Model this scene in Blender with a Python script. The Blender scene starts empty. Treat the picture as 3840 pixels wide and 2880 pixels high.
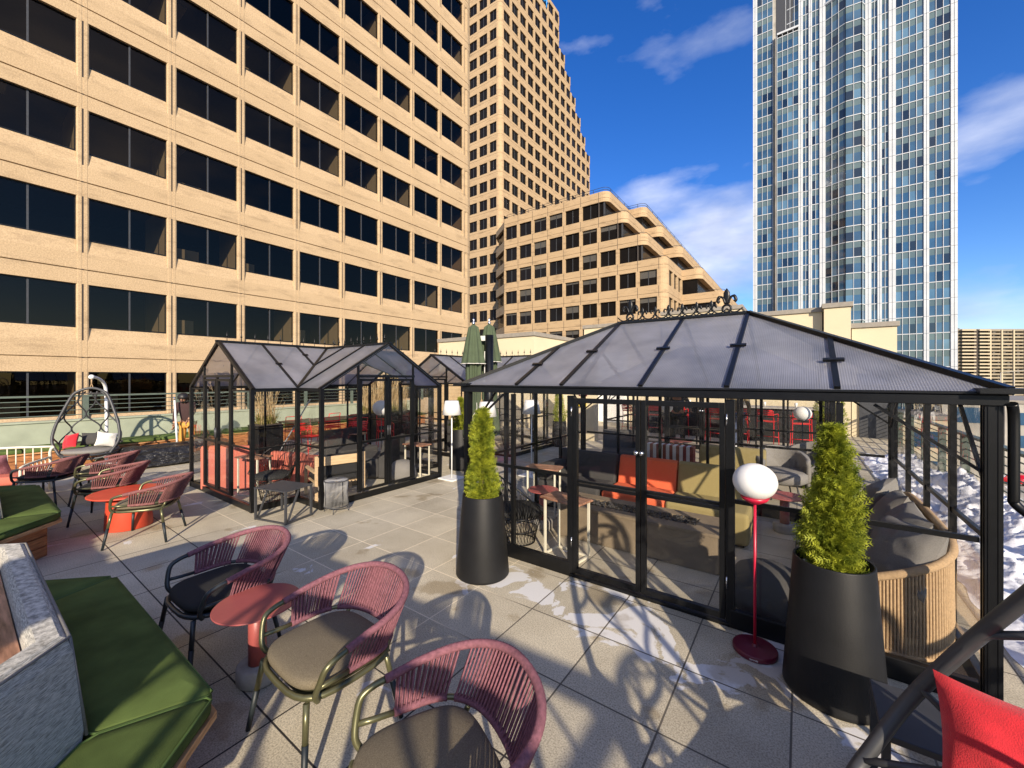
import bpy, math, random
from mathutils import Matrix, Vector, noise
R = math.radians
random.seed(7)
S = bpy.context.scene
COL = S.collection
# ---------------------------------------------------------------- camera, light
TH = R(35.571); EYE = 1.945
cd = bpy.data.cameras.new("camera"); cam = bpy.data.objects.new("camera", cd); COL.objects.link(cam)
cam.location = (0, 0, EYE); cam.rotation_euler = (R(90), 0, TH)
cd.sensor_width = 36; cd.lens = 36*1511/3840; cd.shift_y = -22/3840
cd.clip_start = 0.05; cd.clip_end = 3000
S.camera = cam
SUN_EL = R(21.3); SUN_AZ = R(135)          # azimuth measured from +Y towards +X
sd = bpy.data.lights.new("sun", 'SUN'); sd.energy = 5.0; sd.angle = R(0.55); sd.color = (1.0, 0.86, 0.68)
sun = bpy.data.objects.new("sun", sd); COL.objects.link(sun)
to_sun = Vector((math.sin(SUN_AZ)*math.cos(SUN_EL), math.cos(SUN_AZ)*math.cos(SUN_EL), math.sin(SUN_EL)))
sun.rotation_euler = to_sun.to_track_quat('Z', 'Y').to_euler()
S.view_settings.view_transform = 'Standard'; S.view_settings.look = 'None'
S.view_settings.exposure = 0.55; S.view_settings.gamma = 1.0
S.cycles.transparent_max_bounces = 40; S.cycles.max_bounces = 8
S.cycles.diffuse_bounces = 3; S.cycles.glossy_bounces = 4; S.cycles.transmission_bounces = 6
S.cycles.caustics_reflective = False; S.cycles.caustics_refractive = False
S.cycles.sample_clamp_indirect = 6.0
S.cycles.use_denoising = True

W = bpy.data.worlds.new("World"); S.world = W; W.use_nodes = True
nt = W.node_tree; nt.nodes.clear()
def wn(t, **k):
    n = nt.nodes.new(t)
    for a, b in k.items(): setattr(n, a, b)
    return n
sky = wn('ShaderNodeTexSky', sky_type='NISHITA', sun_disc=False, sun_elevation=SUN_EL, sun_rotation=SUN_AZ)
sky.air_density = 1.0; sky.dust_density = 0.3; sky.ozone_density = 3.5
hs = wn('ShaderNodeHueSaturation'); hs.inputs['Saturation'].default_value = 1.30; hs.inputs['Hue'].default_value = .518; hs.inputs['Value'].default_value = 1.0
tc = wn('ShaderNodeTexCoord')
mp = wn('ShaderNodeMapping'); mp.inputs['Scale'].default_value = (1.0, 1.0, 2.6); mp.inputs['Location'].default_value = (0.35, 0.1, 0.3)
nz = wn('ShaderNodeTexNoise'); nz.inputs['Scale'].default_value = 2.1; nz.inputs['Detail'].default_value = 9; nz.inputs['Roughness'].default_value = 0.52
sx = wn('ShaderNodeSeparateXYZ')
# more cloud low down, thin wisps high up
mr = wn('ShaderNodeMapRange'); mr.inputs['From Min'].default_value = 0.02; mr.inputs['From Max'].default_value = 0.62
mr.inputs['To Min'].default_value = 0.085; mr.inputs['To Max'].default_value = -0.10
ad = wn('ShaderNodeMath', operation='ADD')
cr = wn('ShaderNodeValToRGB'); cr.color_ramp.elements[0].position = 0.50; cr.color_ramp.elements[1].position = 0.70
cr.color_ramp.elements[1].color = (0.85, 0.85, 0.85, 1)
# cloud patches laid at chosen sky directions
def cloud_patch(d, size, sx_, amp):
    d = Vector(d).normalized()
    m = wn('ShaderNodeVectorMath', operation='SUBTRACT'); m.inputs[1].default_value = d
    nt.links.new(tc.outputs['Generated'], m.inputs[0])
    s_ = wn('ShaderNodeVectorMath', operation='MULTIPLY'); s_.inputs[1].default_value = (1/sx_, 1/sx_, 1/size)
    nt.links.new(m.outputs[0], s_.inputs[0])
    l = wn('ShaderNodeVectorMath', operation='LENGTH'); nt.links.new(s_.outputs[0], l.inputs[0])
    q = wn('ShaderNodeMapRange', interpolation_type='SMOOTHSTEP'); q.inputs['From Min'].default_value = 0.0; q.inputs['From Max'].default_value = 1.0
    q.inputs['To Min'].default_value = amp; q.inputs['To Max'].default_value = 0.0
    nt.links.new(l.outputs['Value'], q.inputs['Value']); return q.outputs[0]
def sky_dir(u, v):
    r = (u-1920)/1511; e = (1418-v)/1511
    return (r*math.cos(TH)-math.sin(TH), r*math.sin(TH)+math.cos(TH), e)
PATCH = [((2640, 900), .17, .30, .29), ((2470, 560), .12, .16, .11), ((3700, 1180), .10, .42, .32), ((3760, 1000), .035, .09, .16), ((3780, 560), .14, .20, .06),
         ((2200, 60), .14, .16, .03), ((2420, 740), .05, .09, .12)]
tot = None
# broad broken cloud, unseen, added behind and right of the camera for neutral fill
BACK = [((.55, -.75, .55), 1.0, 1.15, .34), ((-.7, -.75, .35), .8, .9, .28), ((1.0, .1, .5), .55, .6, .20)]
for (uv, a, b, c_) in PATCH+BACK:
    o_ = cloud_patch(sky_dir(*uv) if len(uv) == 2 else uv, a, b, c_)
    if tot is None: tot = o_
    else:
        p_ = wn('ShaderNodeMath', operation='ADD'); nt.links.new(tot, p_.inputs[0]); nt.links.new(o_, p_.inputs[1]); tot = p_.outputs[0]
mx = wn('ShaderNodeMixRGB'); mx.inputs['Color2'].default_value = (5.6, 5.9, 6.9, 1)
bg = wn('ShaderNodeBackground'); bg.inputs['Strength'].default_value = 0.14
wo = wn('ShaderNodeOutputWorld')
L = nt.links.new
L(sky.outputs[0], hs.inputs['Color']); L(tc.outputs['Generated'], mp.inputs[0]); L(mp.outputs[0], nz.inputs['Vector'])
L(tc.outputs['Generated'], sx.inputs[0]); L(sx.outputs['Z'], mr.inputs['Value'])
cs = wn('ShaderNodeMath', operation='ADD'); cs.inputs[1].default_value = -0.10
L(nz.outputs['Fac'], ad.inputs[0]); L(tot, ad.inputs[1]); L(ad.outputs[0], cs.inputs[0]); L(cs.outputs[0], cr.inputs[0])
# shade inside the clouds
n2 = wn('ShaderNodeTexNoise'); n2.inputs['Scale'].default_value = 5; n2.inputs['Detail'].default_value = 6; L(mp.outputs[0], n2.inputs['Vector'])
c2 = wn('ShaderNodeValToRGB'); c2.color_ramp.elements[0].position = .35; c2.color_ramp.elements[1].position = .65
c2.color_ramp.elements[0].color = (2.6, 3.0, 4.2, 1); c2.color_ramp.elements[1].color = (5.2, 5.4, 6.2, 1)
L(n2.outputs['Fac'], c2.inputs[0]); L(c2.outputs[0], mx.inputs['Color2'])
L(hs.outputs[0], mx.inputs['Color1']); L(cr.outputs[0], mx.inputs['Fac']); L(mx.outputs[0], bg.inputs[0]); L(bg.outputs[0], wo.inputs[0])

# ---------------------------------------------------------------- materials
def newmat(name):
    m = bpy.data.materials.new(name); m.use_nodes = True
    t = m.node_tree; b = t.nodes['Principled BSDF']; return m, t, b
def tnode(t, typ, **k):
    n = t.nodes.new(typ)
    for a, b in k.items(): setattr(n, a, b)
    return n
def mat(name, col, rough=.6, metal=0., spec=.5, var=.12, nscale=8., bump=0., bscale=60., stretch=None, coat=0., sheen=0., col2=None, detail=5, bdist=.01):
    m, t, b = newmat(name)
    b.inputs['Roughness'].default_value = rough; b.inputs['Metallic'].default_value = metal
    b.inputs['Specular IOR Level'].default_value = spec
    if coat: b.inputs['Coat Weight'].default_value = coat
    if sheen: b.inputs['Sheen Weight'].default_value = sheen
    tcx = tnode(t, 'ShaderNodeTexCoord'); mpx = tnode(t, 'ShaderNodeMapping')
    if stretch: mpx.inputs['Scale'].default_value = stretch
    t.links.new(tcx.outputs['Object'], mpx.inputs[0])
    n = tnode(t, 'ShaderNodeTexNoise'); n.inputs['Scale'].default_value = nscale; n.inputs['Detail'].default_value = detail
    t.links.new(mpx.outputs[0], n.inputs['Vector'])
    r = tnode(t, 'ShaderNodeValToRGB'); r.color_ramp.elements[0].position = .3; r.color_ramp.elements[1].position = .7
    lo = [max(0, c*(1-var)) for c in col]; hi = [min(1, c*(1+var)) for c in (col2 or col)]
    r.color_ramp.elements[0].color = (*lo, 1); r.color_ramp.elements[1].color = (*hi, 1)
    t.links.new(n.outputs['Fac'], r.inputs[0]); t.links.new(r.outputs[0], b.inputs['Base Color'])
    if bump:
        n3 = tnode(t, 'ShaderNodeTexNoise'); n3.inputs['Scale'].default_value = bscale; n3.inputs['Detail'].default_value = 3
        t.links.new(mpx.outputs[0], n3.inputs['Vector'])
        bp = tnode(t, 'ShaderNodeBump'); bp.inputs['Strength'].default_value = bump; bp.inputs['Distance'].default_value = bdist
        t.links.new(n3.outputs['Fac'], bp.inputs['Height']); t.links.new(bp.outputs[0], b.inputs['Normal'])
    return m
M = {}
M['black'] = mat('black_powder_coat', (.0045, .0048, .0055), .36, spec=.35, var=.25, nscale=14, bump=.05, bscale=200)
M['dkgrey'] = mat('dark_grey_metal', (.045, .047, .052), .45, var=.15)
M['planter'] = mat('matt_black_planter', (.009, .0092, .010), .5, spec=.3, var=.2, nscale=6, bump=.12, bscale=260)
M['olive_metal'] = mat('olive_metal', (.15, .145, .075), .32, metal=.55, var=.12)
M['char_metal'] = mat('charcoal_metal', (.035, .042, .045), .35, metal=.3, var=.15)
M['foot'] = mat('black_foot_sleeve', (.012, .018, .022), .5)
M['rope'] = mat('mauve_rope', (.225, .095, .115), .85, spec=.2, var=.25, nscale=60, bump=.5, bscale=260)
M['rope2'] = mat('faded_mauve_rope', (.22, .095, .09), .85, spec=.2, var=.25, nscale=60, bump=.5, bscale=260)
M['taupe'] = mat('taupe_fabric', (.185, .155, .105), .95, spec=.1, var=.28, nscale=220, bump=.5, bscale=420)
M['charcoal'] = mat('charcoal_fabric', (.030, .030, .030), .95, spec=.15, var=.3, nscale=220, bump=.5, bscale=420)
M['coral'] = mat('coral_paint', (.35, .085, .078), .42, var=.06, nscale=9, bump=.06, bscale=120)
M['orange'] = mat('red_orange_paint', (.58, .07, .035), .42, var=.08, nscale=9)
M['orange_f'] = mat('orange_fabric', (.70, .13, .05), .9, var=.08, nscale=120, bump=.2, bscale=400)
M['coral_f'] = mat('coral_fabric', (.55, .15, .10), .9, var=.08, nscale=120, bump=.2, bscale=400)
M['olive_f'] = mat('olive_fabric', (.28, .225, .09), .9, var=.08, nscale=120, bump=.2, bscale=400)
M['slate_f'] = mat('slate_fabric', (.05, .048, .046), .9, var=.12, nscale=120, bump=.2, bscale=400)
M['grey_f'] = mat('grey_fabric', (.20, .19, .175), .95, var=.15, nscale=150, bump=.3, bscale=300)
M['red_f'] = mat('red_fabric', (.52, .012, .022), .92, var=.12, nscale=30, bump=.35, bscale=240, sheen=.3)
M['white_f'] = mat('white_fabric', (.68, .66, .60), .9, var=.05, bump=.3, bscale=200)
M['concrete'] = mat('concrete', (.34, .32, .29), .85, var=.2, nscale=10, bump=.3, bscale=60)
M['fire_c'] = mat('brown_concrete', (.20, .155, .10), .8, var=.12, nscale=7, bump=.15, bscale=60)
M['lava'] = mat('lava_rock', (.035, .033, .033), .9, var=.6, nscale=20, bump=.8, bscale=60)
M['green'] = mat('green_canvas', (.085, .122, .034), .92, spec=.12, var=.16, nscale=5, bump=.4, bscale=420, col2=(.102, .148, .042))
M['green_pipe'] = mat('green_piping', (.06, .11, .022), .8)
M['umb'] = mat('umbrella_canvas', (.058, .080, .042), .9, var=.15, nscale=6, bump=.2, bscale=200)
M['wood'] = mat('cedar_planks', (.26, .095, .032), .55, var=.42, nscale=5, stretch=(1.2, 1.2, 9), bump=.25, bscale=30, col2=(.36, .15, .05))
M['wood_lt'] = mat('oiled_trim_wood', (.46, .22, .085), .5, var=.3, nscale=7, stretch=(1, 1, 8), col2=(.5, .26, .11))
M['wood_top'] = mat('walnut_top', (.27, .12, .07), .45, var=.5, nscale=4, stretch=(1.5, 16, 1), col2=(.36, .19, .12), bump=.15)
M['wood_pale'] = mat('pale_oak', (.62, .44, .25), .5, var=.15, nscale=6, stretch=(1, 1, 8))
M['cream_m'] = mat('cream_metal', (.70, .66, .52), .45, var=.05)
M['white'] = mat('white_paint', (.80, .80, .78), .45, var=.04)
M['shade'] = mat('white_lamp_plastic', (.74, .74, .73), .6, spec=.25, var=.02)
M['red_m'] = mat('crimson_metal', (.50, .012, .045), .35, var=.06)
M['wine'] = mat('wine_metal', (.11, .006, .022), .4, var=.1)
M['red_chair'] = mat('red_metal', (.70, .015, .02), .38, var=.06)
M['sage'] = mat('sage_stucco', (.33, .365, .275), .9, var=.12, nscale=3, bump=.25, bscale=90)
M['rail'] = mat('green_grey_rail', (.10, .13, .105), .5, var=.1)
M['cream'] = mat('cream_stucco', (.60, .52, .36), .92, var=.06, nscale=.7, bump=.2, bscale=40)
M['coping'] = mat('taupe_coping', (.26, .235, .20), .7, var=.1)
M['snow'] = mat('snow', (.84, .86, .90), .7, var=.10, nscale=9, bump=.5, bscale=26)
M['steel'] = mat('polished_steel', (.6, .6, .62), .2, metal=1., var=.05)
M['tarp'] = mat('black_tarpaulin', (.016, .016, .018), .38, var=.3, nscale=6, bump=.9, bscale=7, stretch=(1, .6, 1.6), bdist=.12)
M['rattan'] = mat('tan_rope', (.44, .30, .165), .85, var=.15, nscale=60, bump=.5, bscale=300)
M['grey_rope'] = mat('grey_rope', (.24, .24, .24), .6, var=.15)
M['yellow'] = mat('yellow_paint', (.75, .55, .03), .45)
M['soil'] = mat('dark_mulch', (.06, .045, .03), .95, var=.5, nscale=40, bump=.8, bscale=60)
M['stone'] = mat('white_pebble', (.75, .73, .68), .7, var=.1)
M['conc_wall'] = mat('weathered_concrete', (.35, .33, .29), .9, var=.3, nscale=.4, bump=.1)
M['asphalt'] = mat('asphalt', (.055, .055, .058), .9, var=.25, nscale=.3)
M['joint'] = mat('dark_joint', (.05, .04, .035), .9)
M['blind'] = mat('grey_blind', (.075, .07, .062), .8)
M['blue_sign'] = mat('blue_sign_letters', (.01, .25, .75), .4)
M['skin'] = mat('skin', (.35, .18, .11), .55)
M['hair'] = mat('black_hair', (.01, .009, .009), .5)
M['brown_k'] = mat('dark_brown_knit', (.045, .022, .022), .9, bump=.4, bscale=200)
M['mustard'] = mat('mustard_cotton', (.55, .27, .05), .85, bump=.2)
M['jeans'] = mat('blue_denim', (.06, .08, .14), .85)
M['olive_j'] = mat('olive_jacket', (.16, .12, .06), .8, bump=.4, bscale=40)
M['navy_j'] = mat('navy_puffer_jacket', (.025, .03, .04), .5, bump=.5, bscale=20)
M['shoe'] = mat('white_shoe', (.8, .8, .8), .5)
M['car_red'] = mat('red_car_paint', (.55, .01, .02), .2, coat=.8)
M['car_white'] = mat('white_car_paint', (.7, .7, .7), .2, coat=.8)
M['car_dark'] = mat('dark_car_paint', (.03, .04, .05), .2, coat=.8)
M['tyre'] = mat('tyre', (.015, .015, .015), .8)
M['brick'] = mat('tan_siding', (.50, .36, .2), .9, var=.12, nscale=3)
M['apt'] = mat('beige_apartment_concrete', (.30, .25, .17), .9, var=.2, nscale=.15)
M['apt_lt'] = mat('pale_apartment_pier', (.46, .39, .27), .9, var=.06)
M['tw_white'] = mat('white_cladding', (.52, .55, .58), .4, var=.08, nscale=.3)
M['stripe_a'] = mat('maroon_stripe', (.22, .05, .04), .9)

def stone_mat(name, base, hi, dirt):
    """precast concrete: fine aggregate speckle, broad tone change, streaky dirt"""
    m, t, b = newmat(name); b.inputs['Roughness'].default_value = .85; b.inputs['Specular IOR Level'].default_value = .25
    tcx = tnode(t, 'ShaderNodeTexCoord')
    n1 = tnode(t, 'ShaderNodeTexNoise'); n1.inputs['Scale'].default_value = .35; n1.inputs['Detail'].default_value = 3
    n2 = tnode(t, 'ShaderNodeTexNoise'); n2.inputs['Scale'].default_value = 22; n2.inputs['Detail'].default_value = 4
    mpx = tnode(t, 'ShaderNodeMapping'); mpx.inputs['Scale'].default_value = (.5, .5, 2.2)
    n3 = tnode(t, 'ShaderNodeTexNoise'); n3.inputs['Scale'].default_value = 1.1; n3.inputs['Detail'].default_value = 6; n3.inputs['Roughness'].default_value = .7
    for n in (n1, n2): t.links.new(tcx.outputs['Object'], n.inputs['Vector'])
    t.links.new(tcx.outputs['Object'], mpx.inputs[0]); t.links.new(mpx.outputs[0], n3.inputs['Vector'])
    r1 = tnode(t, 'ShaderNodeMixRGB'); r1.inputs[1].default_value = (*base, 1); r1.inputs[2].default_value = (*hi, 1)
    t.links.new(n1.outputs['Fac'], r1.inputs[0])
    r2 = tnode(t, 'ShaderNodeValToRGB'); r2.color_ramp.elements[0].position = .35; r2.color_ramp.elements[1].position = .65
    r2.color_ramp.elements[0].color = (.80, .78, .76, 1); r2.color_ramp.elements[1].color = (1.06, 1.06, 1.05, 1)
    t.links.new(n2.outputs['Fac'], r2.inputs[0])
    m1 = tnode(t, 'ShaderNodeMixRGB', blend_type='MULTIPLY'); m1.inputs[0].default_value = 1
    t.links.new(r1.outputs[0], m1.inputs[1]); t.links.new(r2.outputs[0], m1.inputs[2])
    r3 = tnode(t, 'ShaderNodeValToRGB'); r3.color_ramp.elements[0].position = .52; r3.color_ramp.elements[1].position = .75
    r3.color_ramp.elements[0].color = (0, 0, 0, 1); r3.color_ramp.elements[1].color = (dirt, dirt, dirt, 1)
    t.links.new(n3.outputs['Fac'], r3.inputs[0])
    m2 = tnode(t, 'ShaderNodeMixRGB'); m2.inputs[2].default_value = (.16, .11, .065, 1)
    t.links.new(r3.outputs[0], m2.inputs[0]); t.links.new(m1.outputs[0], m2.inputs[1]); t.links.new(m2.outputs[0], b.inputs['Base Color'])
    return m
M['precast'] = stone_mat('tan_precast_concrete', (.46, .335, .20), (.555, .415, .26), .55)
M['precast2'] = stone_mat('stained_tan_precast', (.43, .31, .185), (.53, .39, .24), .7)

def glass_mat(name, tint, refl, bump=.0, bscale=1.2, rough=0.0, gcol=(1, 1, 1)):
    m, t, b = newmat(name); t.nodes.remove(b); out = t.nodes['Material Output']
    tr = tnode(t, 'ShaderNodeBsdfTransparent'); tr.inputs[0].default_value = (*tint, 1)
    gl = tnode(t, 'ShaderNodeBsdfGlossy'); gl.inputs['Roughness'].default_value = rough; gl.inputs['Color'].default_value = (*gcol, 1)
    lw = tnode(t, 'ShaderNodeLayerWeight'); lw.inputs['Blend'].default_value = .5
    pw = tnode(t, 'ShaderNodeMath', operation='POWER'); pw.inputs[1].default_value = 3.5
    ml = tnode(t, 'ShaderNodeMath', operation='MULTIPLY_ADD'); ml.inputs[1].default_value = .75; ml.inputs[2].default_value = refl; ml.use_clamp = True
    t.links.new(lw.outputs['Facing'], pw.inputs[0]); t.links.new(pw.outputs[0], ml.inputs[0])
    mi = tnode(t, 'ShaderNodeMixShader'); t.links.new(ml.outputs[0], mi.inputs[0]); t.links.new(tr.outputs[0], mi.inputs[1]); t.links.new(gl.outputs[0], mi.inputs[2])
    if bump:
        tcx = tnode(t, 'ShaderNodeTexCoord'); n = tnode(t, 'ShaderNodeTexNoise'); n.inputs['Scale'].default_value = bscale; n.inputs['Detail'].default_value = 2
        n.inputs['Distortion'].default_value = .6
        t.links.new(tcx.outputs['Object'], n.inputs['Vector']); bp = tnode(t, 'ShaderNodeBump'); bp.inputs['Strength'].default_value = bump; bp.inputs['Distance'].default_value = .1
        t.links.new(n.outputs['Fac'], bp.inputs['Height']); t.links.new(bp.outputs[0], gl.inputs['Normal'])
    t.links.new(mi.outputs[0], out.inputs[0]); return m
M['pane'] = glass_mat('acrylic_pane', (.955, .955, .955), .035, .12, 2.0, .02)
M['tint'] = glass_mat('bronze_tinted_glass', (.38, .35, .31), .05, .03, .5, gcol=(.60, .47, .36))
def dark_glass(name, col, rough, spec, bump=.03, bscale=.5, var=None):
    m, t, b = newmat(name); b.inputs['Base Color'].default_value = (*col, 1); b.inputs['Roughness'].default_value = rough
    b.inputs['Specular IOR Level'].default_value = spec
    tcx = tnode(t, 'ShaderNodeTexCoord'); n = tnode(t, 'ShaderNodeTexNoise'); n.inputs['Scale'].default_value = bscale
    t.links.new(tcx.outputs['Object'], n.inputs['Vector']); bp = tnode(t, 'ShaderNodeBump'); bp.inputs['Strength'].default_value = bump; bp.inputs['Distance'].default_value = .3
    t.links.new(n.outputs['Fac'], bp.inputs['Height']); t.links.new(bp.outputs[0], b.inputs['Normal'])
    if var:
        r = tnode(t, 'ShaderNodeValToRGB'); r.color_ramp.elements[0].position = .35; r.color_ramp.elements[1].position = .65
        r.color_ramp.elements[0].color = (*col, 1); r.color_ramp.elements[1].color = (*var, 1)
        n4 = tnode(t, 'ShaderNodeTexNoise'); n4.inputs['Scale'].default_value = .12; n4.inputs['Detail'].default_value = 4; t.links.new(tcx.outputs['Object'], n4.inputs['Vector'])
        t.links.new(n4.outputs['Fac'], r.inputs[0]); t.links.new(r.outputs[0], b.inputs['Base Color'])
    return m
M['dglass'] = dark_glass('dark_window_glass', (.009, .008, .008), .10, .10, .01)
M['bglass'] = dark_glass('blue_window_glass', (.015, .05, .105), .05, 1.0, .03, .25, (.04, .105, .19))
M['bglass_lt'] = dark_glass('pale_blue_window_glass', (.05, .12, .20), .06, 1.0, .05, .25, (.10, .20, .30))
M['bglass_dk'] = dark_glass('deep_blue_window_glass', (.006, .018, .04), .05, .8, .04, .25)
M['bspan'] = dark_glass('grey_green_spandrel_glass', (.075, .115, .13), .15, .6, .02, .3, (.11, .16, .17))
M['car_glass'] = dark_glass('car_glass', (.01, .012, .014), .05, .6)

def poly_mat():
    m, t, b = newmat('twinwall_polycarbonate'); t.nodes.remove(b); out = t.nodes['Material Output']
    tcx = tnode(t, 'ShaderNodeTexCoord')
    wv = tnode(t, 'ShaderNodeTexWave', wave_type='BANDS', bands_direction='X'); wv.inputs['Scale'].default_value = 22; wv.inputs['Distortion'].default_value = 0
    sp = tnode(t, 'ShaderNodeSeparateXYZ')
    n = tnode(t, 'ShaderNodeTexNoise'); n.inputs['Scale'].default_value = 2.2; n.inputs['Detail'].default_value = 6
    t.links.new(tcx.outputs['UV'], wv.inputs['Vector']); t.links.new(tcx.outputs['Object'], n.inputs['Vector'])
    c = tnode(t, 'ShaderNodeValToRGB'); c.color_ramp.elements[0].color = (.34, .365, .43, 1); c.color_ramp.elements[1].color = (.62, .64, .73, 1)
    c.color_ramp.elements[0].position = .3; c.color_ramp.elements[1].position = .7
    t.links.new(n.outputs['Fac'], c.inputs[0])
    mm = tnode(t, 'ShaderNodeMixRGB', blend_type='MULTIPLY'); mm.inputs[0].default_value = .22
    t.links.new(c.outputs[0], mm.inputs[1]); t.links.new(wv.outputs['Color'], mm.inputs[2])
    tl = tnode(t, 'ShaderNodeBsdfTranslucent'); df = tnode(t, 'ShaderNodeBsdfDiffuse'); tr = tnode(t, 'ShaderNodeBsdfTransparent'); gl = tnode(t, 'ShaderNodeBsdfGlossy')
    gl.inputs['Roughness'].default_value = .28; tr.inputs[0].default_value = (.75, .78, .85, 1)
    for x in (tl, df): t.links.new(mm.outputs[0], x.inputs[0])
    bp = tnode(t, 'ShaderNodeBump'); bp.inputs['Strength'].default_value = .3; bp.inputs['Distance'].default_value = .006
    t.links.new(wv.outputs['Fac'], bp.inputs['Height']); t.links.new(bp.outputs[0], gl.inputs['Normal']); t.links.new(bp.outputs[0], df.inputs['Normal'])
    a1 = tnode(t, 'ShaderNodeMixShader'); a1.inputs[0].default_value = .45
    a2 = tnode(t, 'ShaderNodeMixShader'); a2.inputs[0].default_value = .30
    a3 = tnode(t, 'ShaderNodeMixShader')
    lw = tnode(t, 'ShaderNodeLayerWeight'); lw.inputs[0].default_value = .35
    t.links.new(lw.outputs['Fresnel'], a3.inputs[0])
    t.links.new(tl.outputs[0], a1.inputs[1]); t.links.new(df.outputs[0], a1.inputs[2])
    t.links.new(a1.outputs[0], a2.inputs[1]); t.links.new(tr.outputs[0], a2.inputs[2])
    t.links.new(a2.outputs[0], a3.inputs[1]); t.links.new(gl.outputs[0], a3.inputs[2]); t.links.new(a3.outputs[0], out.inputs[0])
    return m
M['poly'] = poly_mat()

def floor_mat():
    m, t, b = newmat('concrete_pavers'); N = lambda ty, **k: tnode(t, ty, **k); Lk = t.links.new
    b.inputs['Specular IOR Level'].default_value = .35
    tcx = N('ShaderNodeTexCoord'); sp = N('ShaderNodeSeparateXYZ'); Lk(tcx.outputs['Object'], sp.inputs[0])
    def math_(op, a, bb=None, c=None):
        n = N('ShaderNodeMath', operation=op)
        for i, x in enumerate((a, bb, c)):
            if x is None: continue
            if isinstance(x, (int, float)): n.inputs[i].default_value = x
            else: Lk(x, n.inputs[i])
        return n.outputs[0]
    T = .6
    gx = math_('DIVIDE', math_('ADD', sp.outputs[0], 5.44+60), T); gy = math_('DIVIDE', math_('ADD', sp.outputs[1], -2.264+60), T)
    def dist(g):
        f = math_('FRACT', g); return math_('MINIMUM', f, math_('SUBTRACT', 1.0, f))
    d = math_('MINIMUM', dist(gx), dist(gy))
    gr = N('ShaderNodeMapRange', interpolation_type='SMOOTHSTEP'); gr.inputs['From Min'].default_value = .0065; gr.inputs['From Max'].default_value = .0115
    Lk(d, gr.inputs['Value'])                       # 0 in the joint, 1 on the slab
    cell = N('ShaderNodeCombineXYZ'); Lk(math_('FLOOR', gx), cell.inputs[0]); Lk(math_('FLOOR', gy), cell.inputs[1])
    wn_ = N('ShaderNodeTexWhiteNoise', noise_dimensions='3D'); Lk(cell.outputs[0], wn_.inputs['Vector'])
    n1 = N('ShaderNodeTexNoise'); n1.inputs['Scale'].default_value = 1.3; n1.inputs['Detail'].default_value = 7; n1.inputs['Roughness'].default_value = .6
    n2 = N('ShaderNodeTexNoise'); n2.inputs['Scale'].default_value = 110; n2.inputs['Detail'].default_value = 2
    n3 = N('ShaderNodeTexVoronoi'); n3.inputs['Scale'].default_value = 70
    n4 = N('ShaderNodeTexNoise'); n4.inputs['Scale'].default_value = 2.1; n4.inputs['Detail'].default_value = 8; n4.inputs['Distortion'].default_value = .5; n4.inputs['Roughness'].default_value = .55
    for n in (n1, n2, n3, n4): Lk(tcx.outputs['Object'], n.inputs['Vector'])
    c1 = N('ShaderNodeValToRGB'); c1.color_ramp.elements[0].position = .3; c1.color_ramp.elements[1].position = .72
    c1.color_ramp.elements[0].color = (.43, .38, .28, 1); c1.color_ramp.elements[1].color = (.65, .59, .45, 1); Lk(n1.outputs['Fac'], c1.inputs[0])
    c2 = N('ShaderNodeValToRGB'); c2.color_ramp.elements[0].position = .32; c2.color_ramp.elements[1].position = .6
    c2.color_ramp.elements[0].color = (.50, .49, .48, 1); c2.color_ramp.elements[1].color = (1.10, 1.10, 1.10, 1); Lk(n2.outputs['Fac'], c2.inputs[0])
    mu = N('ShaderNodeMixRGB', blend_type='MULTIPLY'); mu.inputs[0].default_value = .8; Lk(c1.outputs[0], mu.inputs[1]); Lk(c2.outputs[0], mu.inputs[2])
    pit = N('ShaderNodeMapRange'); pit.inputs['From Min'].default_value = .02; pit.inputs['From Max'].default_value = .12; pit.inputs['To Min'].default_value = .45; pit.inputs['To Max'].default_value = 1
    Lk(n3.outputs['Distance'], pit.inputs['Value'])
    tone = math_('MULTIPLY_ADD', wn_.outputs['Value'], .22, .88)
    m3 = N('ShaderNodeMixRGB', blend_type='MULTIPLY'); m3.inputs[0].default_value = 1; Lk(mu.outputs[0], m3.inputs[1]); Lk(math_('MULTIPLY', tone, pit.outputs[0]), m3.inputs[2])
    # salt bloom and damp patches along the glass house
    by = N('ShaderNodeMapRange', interpolation_type='SMOOTHSTEP'); by.inputs['From Min'].default_value = 1.9; by.inputs['From Max'].default_value = 3.3; Lk(sp.outputs[1], by.inputs['Value'])
    bx = N('ShaderNodeMapRange', interpolation_type='SMOOTHSTEP'); bx.inputs['From Min'].default_value = -3.1; bx.inputs['From Max'].default_value = -2.3; Lk(sp.outputs[0], bx.inputs['Value'])
    by2 = N('ShaderNodeMapRange', interpolation_type='SMOOTHSTEP'); by2.inputs['From Min'].default_value = 3.8; by2.inputs['From Max'].default_value = 3.5; Lk(sp.outputs[1], by2.inputs['Value'])
    near = math_('MULTIPLY', math_('MULTIPLY', by.outputs[0], bx.outputs[0]), by2.outputs[0])
    sal = math_('MULTIPLY_ADD', near, .17, n4.outputs['Fac'])
    sr = N('ShaderNodeMapRange', interpolation_type='SMOOTHSTEP'); sr.inputs['From Min'].default_value = .675; sr.inputs['From Max'].default_value = .70; Lk(sal, sr.inputs['Value'])
    m4 = N('ShaderNodeMixRGB'); m4.inputs[2].default_value = (.74, .74, .74, 1); Lk(math_('MULTIPLY', sr.outputs[0], .8), m4.inputs[0]); Lk(m3.outputs[0], m4.inputs[1])
    n5 = N('ShaderNodeTexNoise'); n5.inputs['Scale'].default_value = 1.7; n5.inputs['Detail'].default_value = 5; mp5 = N('ShaderNodeMapping'); mp5.inputs['Location'].default_value = (7, 3, 0)
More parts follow.
